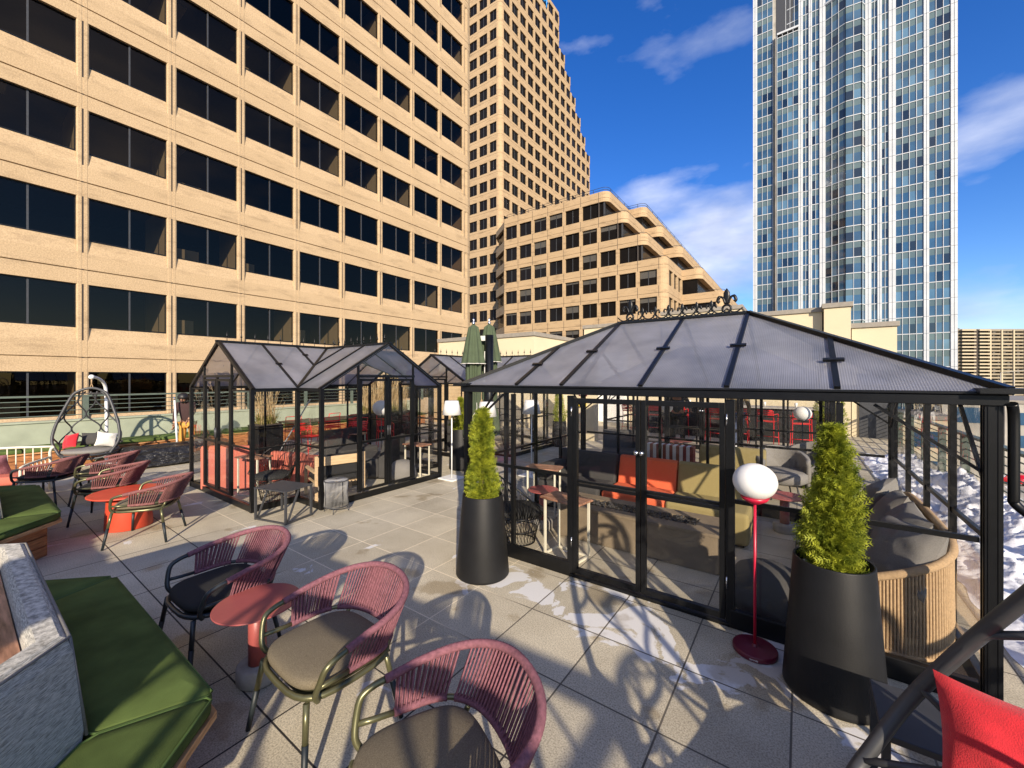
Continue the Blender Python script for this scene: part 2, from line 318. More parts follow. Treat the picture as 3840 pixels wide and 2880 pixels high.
    Lk(tcx.outputs['Object'], mp5.inputs[0]); Lk(mp5.outputs[0], n5.inputs['Vector'])
    wr = N('ShaderNodeMapRange', interpolation_type='SMOOTHSTEP'); wr.inputs['From Min'].default_value = .60; wr.inputs['From Max'].default_value = .66
    Lk(math_('MULTIPLY_ADD', near, .06, n5.outputs['Fac']), wr.inputs['Value'])
    m5 = N('ShaderNodeMixRGB', blend_type='MULTIPLY'); m5.inputs[2].default_value = (.62, .56, .47, 1); Lk(math_('MULTIPLY', wr.outputs[0], .7), m5.inputs[0]); Lk(m4.outputs[0], m5.inputs[1])
    # joints: pale beyond the seating on the left, dark in front and to the right
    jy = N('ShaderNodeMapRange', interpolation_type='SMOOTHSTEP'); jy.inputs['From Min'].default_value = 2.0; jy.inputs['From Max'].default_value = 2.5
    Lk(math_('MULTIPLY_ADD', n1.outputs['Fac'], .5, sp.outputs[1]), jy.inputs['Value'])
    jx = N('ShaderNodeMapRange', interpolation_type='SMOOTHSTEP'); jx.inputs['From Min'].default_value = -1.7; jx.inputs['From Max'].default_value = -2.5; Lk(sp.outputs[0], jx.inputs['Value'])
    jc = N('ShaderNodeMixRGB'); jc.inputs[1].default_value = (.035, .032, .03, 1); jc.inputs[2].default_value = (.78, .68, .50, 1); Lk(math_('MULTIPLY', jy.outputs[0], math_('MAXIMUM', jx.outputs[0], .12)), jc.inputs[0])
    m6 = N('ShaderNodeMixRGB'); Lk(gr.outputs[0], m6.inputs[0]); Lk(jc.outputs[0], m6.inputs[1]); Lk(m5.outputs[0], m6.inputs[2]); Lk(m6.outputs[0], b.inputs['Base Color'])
    rr = math_('MULTIPLY_ADD', wr.outputs[0], -.35, .82); Lk(rr, b.inputs['Roughness'])
    bp = N('ShaderNodeBump'); bp.inputs['Strength'].default_value = .35; bp.inputs['Distance'].default_value = .004
    hh = math_('ADD', math_('MULTIPLY', n2.outputs['Fac'], .4), gr.outputs[0]); Lk(hh, bp.inputs['Height']); Lk(bp.outputs[0], b.inputs['Normal'])
    return m
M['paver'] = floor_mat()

def heather():
    m, t, b = newmat('heathered_grey_fabric'); b.inputs['Roughness'].default_value = .95; b.inputs['Sheen Weight'].default_value = .2
    tcx = tnode(t, 'ShaderNodeTexCoord'); mpx = tnode(t, 'ShaderNodeMapping'); mpx.inputs['Scale'].default_value = (1.2, 1.2, 14)
    mpx.inputs['Rotation'].default_value = (.0, R(6), 0)
    n = tnode(t, 'ShaderNodeTexNoise'); n.inputs['Scale'].default_value = 26; n.inputs['Detail'].default_value = 6; n.inputs['Roughness'].default_value = .7
    t.links.new(tcx.outputs['Object'], mpx.inputs[0]); t.links.new(mpx.outputs[0], n.inputs['Vector'])
    r = tnode(t, 'ShaderNodeValToRGB'); r.color_ramp.elements[0].position = .36; r.color_ramp.elements[1].position = .64
    r.color_ramp.elements[0].color = (.15, .145, .12, 1); r.color_ramp.elements[1].color = (.66, .63, .54, 1)
    t.links.new(n.outputs['Fac'], r.inputs[0]); t.links.new(r.outputs[0], b.inputs['Base Color'])
    bp = tnode(t, 'ShaderNodeBump'); bp.inputs['Strength'].default_value = .6; bp.inputs['Distance'].default_value = .004
    t.links.new(n.outputs['Fac'], bp.inputs['Height']); t.links.new(bp.outputs[0], b.inputs['Normal']); return m
M['heather'] = heather()
def leaf_mat(name, a, bb, tr=.35):
    m, t, b = newmat(name); out = t.nodes['Material Output']; b.inputs['Roughness'].default_value = .6; b.inputs['Specular IOR Level'].default_value = .3
    tcx = tnode(t, 'ShaderNodeTexCoord'); n = tnode(t, 'ShaderNodeTexNoise'); n.inputs['Scale'].default_value = 14; n.inputs['Detail'].default_value = 5
    t.links.new(tcx.outputs['Object'], n.inputs['Vector'])
    r = tnode(t, 'ShaderNodeValToRGB'); r.color_ramp.elements[0].position = .35; r.color_ramp.elements[1].position = .65
    r.color_ramp.elements[0].color = (*a, 1); r.color_ramp.elements[1].color = (*bb, 1); t.links.new(n.outputs['Fac'], r.inputs[0]); t.links.new(r.outputs[0], b.inputs['Base Color'])
    tl = tnode(t, 'ShaderNodeBsdfTranslucent'); t.links.new(r.outputs[0], tl.inputs[0]); mi = tnode(t, 'ShaderNodeMixShader'); mi.inputs[0].default_value = tr
    t.links.new(b.outputs[0], mi.inputs[1]); t.links.new(tl.outputs[0], mi.inputs[2]); t.links.new(mi.outputs[0], out.inputs[0]); return m
M['cedar'] = leaf_mat('arborvitae_foliage', (.10, .14, .012), (.42, .45, .04), .22)
M['straw'] = leaf_mat('dry_grass', (.42, .30, .14), (.66, .52, .30))
M['shrub'] = leaf_mat('grass_base', (.14, .16, .03), (.30, .27, .07))
M['bark'] = mat('bark', (.09, .06, .04), .9)
# ---------------------------------------------------------------- mesh builder
class MB:
    def __init__(s): s.v = []; s.f = []; s.m = []; s.s = []; s.uv = {}
    def add(s, vs, fs, mat=0, smooth=False, M_=None, uvs=None):
        o = len(s.v)
        if M_ is not None: vs = [M_ @ Vector(p) for p in vs]
        s.v += [tuple(p) for p in vs]
        for i, f in enumerate(fs):
            if uvs: s.uv[len(s.f)] = uvs[i]
            s.f.append(tuple(o+j for j in f)); s.m.append(mat); s.s.append(smooth)
        return s
    def bb(s, x0, x1, y0, y1, z0, z1, mat=0, M_=None):
        vs = [(x0,y0,z0),(x1,y0,z0),(x1,y1,z0),(x0,y1,z0),(x0,y0,z1),(x1,y0,z1),(x1,y1,z1),(x0,y1,z1)]
        return s.add(vs, [(3,2,1,0),(4,5,6,7),(0,1,5,4),(1,2,6,5),(2,3,7,6),(3,0,4,7)], mat, False, M_)
    def box(s, c, d, rz=0, mat=0, rx=0, ry=0):
        M_ = Matrix.Translation(c) @ Matrix.Rotation(rz, 4, 'Z') @ Matrix.Rotation(ry, 4, 'Y') @ Matrix.Rotation(rx, 4, 'X')
        return s.bb(-d[0]/2, d[0]/2, -d[1]/2, d[1]/2, -d[2]/2, d[2]/2, mat, M_)
    def bar(s, a, b, w, h, mat=0, up=(0, 0, 1)):
        a = Vector(a); b = Vector(b); z = (b-a); l = z.length
        if l < 1e-6: return s
        z.normalize(); u = Vector(up)
        if abs(z.dot(u)) > .98: u = Vector((1, 0, 0))
        x = u.cross(z).normalized(); y = z.cross(x)
        Mx = Matrix((x, y, z)).transposed().to_4x4(); Mx.translation = (a+b)/2
        return s.bb(-w/2, w/2, -h/2, h/2, -l/2, l/2, mat, Mx)
    def tube(s, pts, r, n=8, closed=False, mat=0, caps=True):
        pts = [Vector(p) for p in pts]; m = len(pts)
        if not closed and m < 2: return s
        rs = r if isinstance(r, (list, tuple)) else [r]*m
        vs = []; prev = None
        for i, p in enumerate(pts):
            if closed: t = pts[(i+1) % m]-pts[i-1]
            else: t = pts[min(i+1, m-1)]-pts[max(i-1, 0)]
            if t.length < 1e-9: t = Vector((0, 0, 1))
            t.normalize()
            if prev is None:
                u = Vector((0, 0, 1)) if abs(t.z) < .9 else Vector((1, 0, 0)); x = u.cross(t).normalized()
            else:
                x = prev - t*prev.dot(t)
                x = x.normalized() if x.length > 1e-6 else Vector((1, 0, 0))
            prev = x; y = t.cross(x)
            for k in range(n):
                a = 2*math.pi*k/n; vs.append(p+(x*math.cos(a)+y*math.sin(a))*rs[i])
        fs = []
        for i in range(m if closed else m-1):
            j = (i+1) % m
            for k in range(n): fs.append((i*n+k, i*n+(k+1) % n, j*n+(k+1) % n, j*n+k))
        s.add(vs, fs, mat, True)
        if caps and not closed:
            o = len(s.v)-len(vs)
            s.f.append(tuple(o+k for k in range(n))[::-1]); s.m.append(mat); s.s.append(False)
            s.f.append(tuple(o+(m-1)*n+k for k in range(n))); s.m.append(mat); s.s.append(False)
        return s
    def cyl(s, a, b, r0, r1=None, n=16, mat=0): return s.tube([a, b], [r0, r0 if r1 is None else r1], n, mat=mat)
    def lathe(s, prof, c=(0, 0, 0), n=32, mat=0, smooth=True, sx=1, sy=1, cap=True):
        vs = []
        for (r, z) in prof:
            for k in range(n):
                a = 2*math.pi*k/n; vs.append((c[0]+r*sx*math.cos(a), c[1]+r*sy*math.sin(a), c[2]+z))
        fs = []
        for i in range(len(prof)-1):
            for k in range(n): fs.append((i*n+k, i*n+(k+1) % n, (i+1)*n+(k+1) % n, (i+1)*n+k))
        s.add(vs, fs, mat, smooth)
        if cap:
            o = len(s.v)-len(vs)
            s.f.append(tuple(o+k for k in range(n))[::-1]); s.m.append(mat); s.s.append(False)
            s.f.append(tuple(o+(len(prof)-1)*n+k for k in range(n))); s.m.append(mat); s.s.append(False)
        return s
    def prism(s, poly, z0, z1, mat=0, cap=True, smooth=False):
        n = len(poly); vs = [(x, y, z0) for x, y in poly]+[(x, y, z1) for x, y in poly]
        s.add(vs, [(i, (i+1) % n, n+(i+1) % n, n+i) for i in range(n)], mat, smooth)
        o = len(s.v)-2*n
        if cap:
            s.f.append(tuple(o+i for i in range(n))[::-1]); s.m.append(mat); s.s.append(False)
            s.f.append(tuple(o+n+i for i in range(n))); s.m.append(mat); s.s.append(False)
        return s
    def rings(s, rings, mat=0, smooth=True, cap=True):
        n = len(rings[0]); vs = [p for r in rings for p in r]
        fs = [(i*n+k, i*n+(k+1) % n, (i+1)*n+(k+1) % n, (i+1)*n+k) for i in range(len(rings)-1) for k in range(n)]
        s.add(vs, fs, mat, smooth)
        if cap:
            o = len(s.v)-len(vs)
            s.f.append(tuple(o+k for k in range(n))[::-1]); s.m.append(mat); s.s.append(smooth)
            s.f.append(tuple(o+(len(rings)-1)*n+k for k in range(n))); s.m.append(mat); s.s.append(smooth)
        return s
    def sphere(s, c, r, n=20, m=12, mat=0, sz=1., sx=1., sy=1., rz=0):
        rg = []
        for i in range(1, m):
            a = math.pi*i/m-math.pi/2
            rg.append([(c[0]+math.cos(a)*(r*sx*math.cos(2*math.pi*k/n)*math.cos(rz)-r*sy*math.sin(2*math.pi*k/n)*math.sin(rz)),
                        c[1]+math.cos(a)*(r*sx*math.cos(2*math.pi*k/n)*math.sin(rz)+r*sy*math.sin(2*math.pi*k/n)*math.cos(rz)), c[2]+r*sz*math.sin(a)) for k in range(n)])
        return s.rings(rg, mat)
    def build(s, name, mats, parent=None, bevel=0, sub=0, seg=2):
        me = bpy.data.meshes.new(name); me.from_pydata(s.v, [], s.f)
        for m in (mats if isinstance(mats, (list, tuple)) else [mats]): me.materials.append(M[m] if isinstance(m, str) else m)
        me.polygons.foreach_set('material_index', s.m); me.polygons.foreach_set('use_smooth', s.s)
        if s.uv:
            ul = me.uv_layers.new(name='uv')
            for p in me.polygons:
                u = s.uv.get(p.index)
                if u:
                    for j, li in enumerate(p.loop_indices): ul.data[li].uv = u[j]
        me.update()
        o = bpy.data.objects.new(name, me); COL.objects.link(o)
        if parent is not None: o.parent = parent
        if bevel:
            b = o.modifiers.new('bevel', 'BEVEL'); b.width = bevel; b.segments = seg; b.limit_method = 'ANGLE'; b.angle_limit = R(40); b.harden_normals = False
        if sub:
            b = o.modifiers.new('sub', 'SUBSURF'); b.levels = sub; b.render_levels = sub
        return o

def tag(o, label=None, cat=None, group=None, kind=None):
    if label: o['label'] = label
    if cat: o['category'] = cat
    if group: o['group'] = group
    if kind: o['kind'] = kind
    return o
def thing(name, loc, label, cat, group=None, rz=0):
    o = bpy.data.objects.new(name, None); COL.objects.link(o); o.location = loc; o.rotation_euler = (0, 0, rz); o.empty_display_size = .1
    return tag(o, label, cat, group)
CH = {}
def kids(o):
    return [c for c in bpy.data.objects if c.parent == o]
def dup(root, loc=None, rz=None, label=None, group=None):
    r = root.copy(); COL.objects.link(r)
    if loc is not None: r.location = loc
    if rz is not None: r.rotation_euler = (0, 0, rz)
    if label: r['label'] = label
    if group: r['group'] = group
    for ch in kids(root):
        c = ch.copy(); COL.objects.link(c); c.parent = r
        for g in kids(ch):
            d = g.copy(); COL.objects.link(d); d.parent = c
    return r
def swap(root, old, new):
    """give a copied thing a different cloth or metal"""
    for ch in kids(root):
        if ch.type == 'MESH' and any(m and m.name == M[old].name for m in ch.data.materials):
            ch.data = ch.data.copy()
            for i, m in enumerate(ch.data.materials):
                if m.name == M[old].name: ch.data.materials[i] = M[new]
def squircle(a, b, n, p=3.2, cx=0, cy=0):
    out = []
    for k in range(n):
        t = 2*math.pi*k/n; c_, s_ = math.cos(t), math.sin(t)
        out.append((cx+a*math.copysign(abs(c_)**(2/p), c_), cy+b*math.copysign(abs(s_)**(2/p), s_)))
    return out
def cushion_rings(outline, z0, z1, edge=.02, bulge=.012):
    """outline scaled towards its centre for rounded rims and a puffed top"""
    cx = sum(p[0] for p in outline)/len(outline); cy = sum(p[1] for p in outline)/len(outline)
    rad = max(math.hypot(p[0]-cx, p[1]-cy) for p in outline)
    def sc(ins, z): k = 1-ins/rad; return [(cx+(x-cx)*k, cy+(y-cy)*k, z) for x, y in outline]
    h = z1-z0
    rg = [sc(edge*1.2, z0), sc(edge*.25, z0+h*.14), sc(0, z0+h*.4), sc(0, z0+h*.62), sc(edge*.3, z0+h*.86), sc(edge*1.1, z1)]
    for q in (.25, .5, .75, .97): rg.append(sc(rad*q, z1+bulge*math.sin(q*math.pi/2)))
    return rg
def rot2(p, a): return (p[0]*math.cos(a)-p[1]*math.sin(a), p[0]*math.sin(a)+p[1]*math.cos(a))
def lerp(a, b, t): return a+(b-a)*t
def catmull(pts, n=6, closed=False):
    P = [Vector(p) for p in pts]; m = len(P); out = []
    for i in range(m if closed else m-1):
        p0 = P[(i-1) % m] if closed or i > 0 else P[i]; p1 = P[i]; p2 = P[(i+1) % m]; p3 = P[(i+2) % m] if closed or i+2 < m else p2
        for k in range(n):
            t = k/n; out.append(.5*((2*p1)+(-p0+p2)*t+(2*p0-5*p1+4*p2-p3)*t*t+(-p0+3*p1-3*p2+p3)*t**3))
    if not closed: out.append(P[-1])
    return out
CT, ST = math.cos(TH), math.sin(TH)
def proj(p):
    f = p[1]*CT-p[0]*ST; r = p[0]*CT+p[1]*ST
    if f < .05: return None
    return (1920+1511*r/f, 1418+1511*(EYE-p[2])/f, f)
def pick_parts(specs, name, mats, parent, limit=95):
    """specs: (centre, size, builder(mb)). The largest in view become parts, the rest one part"""
    sc_ = []
    for i, (c, sz, fn) in enumerate(specs):
        q = proj(c); k = -1
        if q and -60 < q[0] < 3900 and -60 < q[1] < 2940: k = sz/q[2]
        sc_.append((k, i))
    sc_.sort(reverse=True); keep = set(i for k, i in sc_[:limit] if k > 0); rest = MB(); any_ = False
    for i, (c, sz, fn) in enumerate(specs):
        if i in keep:
            mb = MB(); fn(mb); mb.build(name, mats, parent)
        else: fn(rest); any_ = True
    if any_:
        o = rest.build(name, mats, parent); o['kind'] = 'stuff'
        o['label'] = 'the remaining windows of the same kind'

def quadxz(mb, x0, x1, y, z0, z1, mat=0): mb.add([(x0, y, z0), (x1, y, z0), (x1, y, z1), (x0, y, z1)], [(0, 1, 2, 3)], mat)
def quadyz(mb, x, y0, y1, z0, z1, mat=0): mb.add([(x, y0, z0), (x, y1, z0), (x, y1, z1), (x, y0, z1)], [(0, 1, 2, 3)], mat)

# ---------------------------------------------------------------- ground & terrace
STREET = -13.0
def structure(mb, name, mats, **k):
    o = mb.build(name, mats, None, **k); o['kind'] = 'structure'; return o
m = MB(); m.add([(-900, -900, STREET), (1400, -900, STREET), (1400, 1400, STREET), (-900, 1400, STREET)], [(0, 1, 2, 3)])
structure(m, 'city_ground', 'asphalt')
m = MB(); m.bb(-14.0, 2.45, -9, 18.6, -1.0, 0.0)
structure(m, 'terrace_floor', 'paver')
m = MB(); m.bb(-13.9, 2.40, -8.9, 40, STREET, -1.004)
tag(m.build('terrace_building', 'cream'), 'cream block of the building underneath the roof terrace', 'building')

# sage parapet, rail and long bench on the left
PX = -13.75
wl = MB(); wl.bb(PX-.18, PX, -8, 12.2, 0.002, .94); wl.bb(PX-.22, PX+.03, -8, 12.2, .943, .985)
tag(wl.build('parapet_wall', 'sage', bevel=.006), 'long pale sage green stucco parapet wall behind the bench', 'wall')
t = thing('guard_railing', (0, 0, 0), 'grey green metal railing of thin horizontal bars above the sage parapet', 'railing')
m = MB()
for z, w in ((1.53, .05), ):
    m.bb(PX-.12, PX-.06, -8, 12.2, z-.02, z+.02)
m.build('handrail', 'rail', t)
for z in (1.09, 1.2, 1.31, 1.42):
    m = MB(); m.cyl((PX-.09, -8, z), (PX-.09, 12.2, z), .011, n=6); m.build('rail_bar', 'rail', t)
for k in range(12):
    y = -7.2+1.75*k+.35
    m = MB(); m.bb(PX-.11, PX-.07, y-.05, y+.05, .987, 1.508); m.build('post', 'rail', t)
t = thing('long_bench', (0, 0, 0), 'long built in cedar bench with green cushion along the sage parapet', 'bench')
m = MB()
for k in range(3): m.bb(-13.72, -13.0, -8, 11.8, .01+k*.115, .01+k*.115+.108)
m.build('plank_base', 'wood', t)
m = MB(); m.bb(-13.73, -12.96, -8, 11.8, .36, .39); m.build('seat_trim', 'wood_lt', t)
for k in range(9):
    y = -7.9+2.2*k
    m = MB(); m.rings(cushion_rings([(-13.73, y), (-12.97, y), (-12.97, y+2.18), (-13.73, y+2.18)], .391, .47, .02, .006)); m.build('cushion', 'green', t, bevel=.01)

# ---------------------------------------------------------------- left office building
FX = -25.4; BAY = 3.061; Y0J = 3.396; STO = 3.82; ZJ = 2.85
def left_building():
    root = thing('office_building', (FX, 3, STREET), 'nearest tan precast office block filling the left side, wide dark two-pane windows', 'building')
    L_ = (FX, 3, STREET)
    def off(mb):
        mb.v = [(x-L_[0], y-L_[1], z-L_[2]) for x, y, z in mb.v]; return mb
    j0, j1 = -4, 8; yA = Y0J+j0*BAY; yB = Y0J+j1*BAY
    wall = MB(); RND = 1.05; yC = yB+.35
    nf0, nf1 = -4, 11
    for k in range(nf0, nf1+1):
        zj = ZJ+STO*k; wt = zj-.63; sill = zj+1.31
        prof = [(-.24, wt), (0, wt), (0, zj-.028), (-.07, zj-.028), (-.07, zj+.028), (0, zj+.028), (0, sill-.62), (-.125, sill-.02), (-.24, sill)]
        n = len(prof)
        # straight run, then round the corner
        path = [(yA, 0), (yC, 0)]
        pts = []
        for y in (yA, yC): pts.append([(FX+d, y, z) for d, z in prof])
        for a in range(1, 9):
            an = a/8*math.pi/2
            pts.append([(FX-RND+(RND+d)*math.cos(an), yC+(RND+d)*math.sin(an), z) for d, z in prof])
        pts.append([(FX-RND-22, yC+RND+d, z) for d, z in prof])
        vs = [p for r in pts for p in r]
        fs = [(i*n+q, (i+1)*n+q, (i+1)*n+(q+1) % n, i*n+(q+1) % n) for i in range(len(pts)-1) for q in range(n)]
        wall.add(vs, fs)
    # flanking piers, proud of the belts, split by the joint
    for j in range(j0, j1+1):
        y = Y0J+j*BAY
        zb = ZJ+STO*nf0-.6; zt = ZJ+STO*nf1+1.2
        for s_ in (-1, 1):
            ya, yb = sorted((y+s_*.032, y+s_*.19))
            for k in range(nf0, nf1+1):
                za = ZJ+STO*k+.02
                zb_ = ZJ+STO*(k+1)-.02
                # chamfered pier leaf
                x1 = FX+.007
                if s_ > 0: q = [(FX-.24, yb), (x1-.03, yb-.0), (x1, yb-.05), (x1, ya), (FX-.24, ya)]
                else: q = [(FX-.24, ya), (FX-.24, yb), (x1, yb), (x1, ya+.05), (x1-.03, ya)]
                wall.prism(q[::-1], za, zb_)
    # body behind corner end
    for k in range(nf0, nf1+1):
        pass
    wall_corner = [(FX-.28, yC-.14)]
    cpts = [(FX-.30, yB+.19)]
    for a in range(0, 9):
        an = a/8*math.pi/2; cpts.append((FX-RND+(RND-.02)*math.cos(an), yC+(RND-.02)*math.sin(an)))
    cpts += [(FX-RND-20, yC+RND-.3), (FX-RND-20, yB+.19)]
    wall.prism(cpts, ZJ+STO*nf0, ZJ+STO*nf1+1.2)
    off(wall).build('wall', 'precast', root)
    jb = MB()
    for j in range(j0, j1+1):
        y = Y0J+j*BAY; jb.bb(FX-.22, FX-.01, y-.033, y+.033, ZJ+STO*nf0-.5, ZJ+STO*nf1+1.1)
    off(jb).build('panel_joint', 'joint', root)
    # rooms: floors, ceilings, party walls seen through the tinted glass
    rm = MB(); rnd = random.Random(11)
    for k in range(nf0, nf1+1):
        zj = ZJ+STO*k
        rm.bb(FX-7, FX-.45, yA, yB+.1, zj+.15, zj+.45, 0)
    rm.bb(FX-7.3, FX-7, yA, yB, ZJ+STO*nf0, ZJ+STO*nf1, 2)
    for k in range(nf0, nf1):
        zj = ZJ+STO*k
        for j in range(j0, j1+1):
            if rnd.random() < .42:
                y = Y0J+j*BAY-.15; dpt = rnd.choice((2.2, 3.5, 6.5))
                rm.bb(FX-.5-dpt, FX-.5, y, y+.1, zj+.45, zj+STO+.1, 1)
            if rnd.random() < .3 and j < j1:
                y = Y0J+j*BAY+.3; rm.bb(FX-2.2, FX-1.3, y, y+rnd.uniform(.6, 1.4), zj+.45, zj+.45+rnd.uniform(1.0, 1.9), 1)
            if rnd.random() < .4 and j < j1:
                y = Y0J+j*BAY+.5
                rm.bb(FX-3.0, FX-1.8, y, y+.6, zj+STO+.09, zj+STO+.14, 3)
    off(rm).build('interior_walls', ['blind', 'cream', 'charcoal', 'cream_m'], root)
    specs = []
    for k in range(nf0, nf1):
        for j in range(j0, j1):
            specs.append((j, k))
    def vis(jk):
        j, k = jk; p = proj((FX, Y0J+(j+.5)*BAY, ZJ+STO*k+2.2))
        return (-1 if not p or p[0] < -250 or p[0] > 3900 or p[1] < -250 or p[1] > 1640 else 1/p[2])
    specs.sort(key=vis, reverse=True)
    rest = MB(); restm = MB()
    for i, (j, k) in enumerate(specs):
        y0 = Y0J+j*BAY+.19; y1 = Y0J+(j+1)*BAY-.19; z0 = ZJ+STO*k+1.31; z1 = ZJ+STO*(k+1)-.63; x = FX-.165
        mb = MB() if (i < 98 and vis((j, k)) > 0) else rest
        mm = MB() if mb is not rest else restm
        quadyz(mb, x, y0, y1, z0, z1)
        yc = y0+(y1-y0)*.5
        for (a, b, c_, d) in ((yc-.03, yc+.03, z0, z1),): mm.bb(x-.03, x+.035, a, b, c_, d, 0)
        mm.bb(x-.03, x+.03, y0, y1, z0, z0+.05, 1); mm.bb(x-.03, x+.03, y0, y1, z1-.05, z1, 1)
        mm.bb(x-.03, x+.031, y0, y0+.045, z0+.051, z1-.051, 1); mm.bb(x-.03, x+.031, y1-.045, y1, z0+.051, z1-.051, 1)
        if mb is not rest:
            w_ = off(mb).build('window', 'tint', root); off(mm).build('frame', ['dkgrey', 'black'], w_)
    if rest.v:
        r_ = off(rest).build('window', 'tint', root); r_['kind'] = 'stuff'; r_['label'] = 'remaining windows above and beyond the frame'
        off(restm).build('frame', ['dkgrey', 'black'], r_)
left_building()

# ---------------------------------------------------------------- stepped tan tower behind
def rrect(x0, x1, y0, y1, r, corners=(1, 1, 1, 1), n=6):
    """corners: (x0y0, x1y0, x1y1, x0y1) rounded?"""
    out = []
    for (cx, cy, a0, on) in ((x0, y0, 180, corners[0]), (x1, y0, 270, corners[1]), (x1, y1, 0, corners[2]), (x0, y1, 90, corners[3])):
        if not on: out.append((cx, cy)); continue
        ox = cx+r if cx == x0 else cx-r; oy = cy+r if cy == y0 else cy-r
        for k in range(n+1):
            a = R(a0+90*k/n); out.append((ox+r*math.cos(a), oy+r*math.sin(a)))
    return out
def tower():
    root = thing('office_tower', (-55, 70, STREET), 'tall tan precast tower with rounded corner and stepped right edge against the sky', 'building')
    def off(mb): mb.v = [(x+55, y-70, z-STREET) for x, y, z in mb.v]; return mb
    X1, YF = -49.3, 65.0; ZT = 93.8; ST = 3.84; zj0 = 70.9       # joint height of one storey
    wall = MB(); core = MB(); specs = []
    k0 = int((STREET+15-zj0)/ST)-0; joints = []
    k = -22
    bayY = 3.03; yfirst = 65.45
    nfl = int((ZT-zj0)/ST)
    def yend(k):
        # storey index from the top: five upper storeys step out two metres each going down
        z = zj0+ST*k
        d = round((ZT-1.0-z)/ST)              # 1 = topmost storey
        nb = 8 + max(0, min(6, (d-2)))
        return yfirst+.2+nb*bayY, nb
    for k in range(-22, nfl+1):
        z = zj0+ST*k
        if z > ZT-1: break
        ye, nb = yend(k)
        zlo, zhi = z+.48, z+2.72
        # belt from previous window head to this window sill
        for (a, b) in ((z-ST+2.72, z-.02), (z+.02, zlo)):
            wall.prism(rrect(-75, X1, YF, ye, .9, (0, 1, 1, 0)), a, b, smooth=False)
        wall.prism(rrect(-75, X1-.05, YF+.05, ye-.05, .9, (0, 1, 1, 0)), z-.02, z+.02, 1)
        core.prism(rrect(-74.7, X1-.35, YF+.35, ye-.35, .7, (0, 1, 1, 0)), zlo-.02, zhi+.02, 1)
        # rounded corner column
        wall.prism([(p[0], p[1]) for p in rrect(X1-1.1, X1+.004, YF-.004, YF+1.05, .9, (0, 1, 0, 0))], zlo, zhi)
        wall.prism([(p[0], p[1]) for p in rrect(X1-.8, X1+.004, ye-.75, ye+.004, .7, (0, 0, 1, 0))], zlo, zhi)
        for i in range(1, nb+1):
            y = yfirst+.18+i*bayY
            if y < ye-.6: wall.bb(X1-.45, X1+.01, y-.32, y+.32, zlo, zhi)
        for i in range(1, 9):
            x = X1-.75-i*2.78+.3
            wall.bb(x-.3, x+.3, YF-.01, YF+.45, zlo, zhi)
        for i in range(nb):
            y0 = yfirst+.18+i*bayY+.32; y1 = yfirst+.18+(i+1)*bayY-.32
            if i == 0: y0 = YF+1.0
            if i == nb-1: y1 = min(y1, ye-.75)
            def fn(mb, y0=y0, y1=y1, zlo=zlo, zhi=zhi):
                quadyz(mb, X1-.22, y0, y1, zlo, zhi); yc = (y0+y1)/2; mb.bb(X1-.24, X1-.18, yc-.05, yc+.05, zlo, zhi, 1)
                mb.bb(X1-.24, X1-.19, y0, y1, zlo, zlo+.08, 2)
            specs.append(((X1, y0+1, z+1.6), 2.4, fn))
        for i in range(0, 9):
            x1 = X1-.75-i*2.78; x0 = x1-2.18
            if i == 0: x1 = X1-1.1
            def fn(mb, x0=x0, x1=x1, zlo=zlo, zhi=zhi):
                quadxz(mb, x0, x1, YF+.22, zlo, zhi); xc = (x0+x1)/2; mb.bb(xc-.05, xc+.05, YF+.18, YF+.24, zlo, zhi, 1)
                mb.bb(x0, x1, YF+.19, YF+.24, zlo, zlo+.08, 2)
            specs.append(((x0+1, YF, z+1.6), 2.4, fn))
    wall.prism(rrect(-75, X1, YF, yend(nfl)[0], .9, (0, 1, 1, 0)), zj0+ST*(nfl if zj0+ST*nfl < ZT-1 else nfl-1)+2.72, ZT)
    off(wall).build('wall', ['precast2', 'joint'], root); off(core).build('interior_core', ['charcoal', 'dglass'], root)
    for s_ in specs: pass
    specs2 = [(c, sz, (lambda mb, f=f: (f(mb), None))) for c, sz, f in specs]
    def wrap(f):
        def g(mb):
            n0 = len(mb.v); f(mb)
            for i in range(n0, len(mb.v)):
                x, y, z = mb.v[i]; mb.v[i] = (x+55, y-70, z-STREET)
        return g
    pick_parts([(c, sz, wrap(f)) for c, sz, f in specs], 'window', ['dglass', 'dkgrey', 'blind'], root)
    # blue letters near the parapet: a round c and an f shape
    lt = MB(); yb = 80.6; zb = 90.9; xx = X1+.12
    def pt(a, b): return (xx, yb+a, zb+b)
    lt.tube([pt(.9+.85*math.cos(R(a)), .95+.95*math.sin(R(a))) for a in range(50, 320, 15)], .2, 6)
    lt.tube([pt(2.3, -.75), pt(2.3, 1.5), pt(2.5, 1.95), pt(3.0, 2.1)], .2, 6); lt.tube([pt(1.9, .85), pt(3.0, .85)], .18, 6)
    off(lt).build('sign_letters', 'blue_sign', root)
tower()

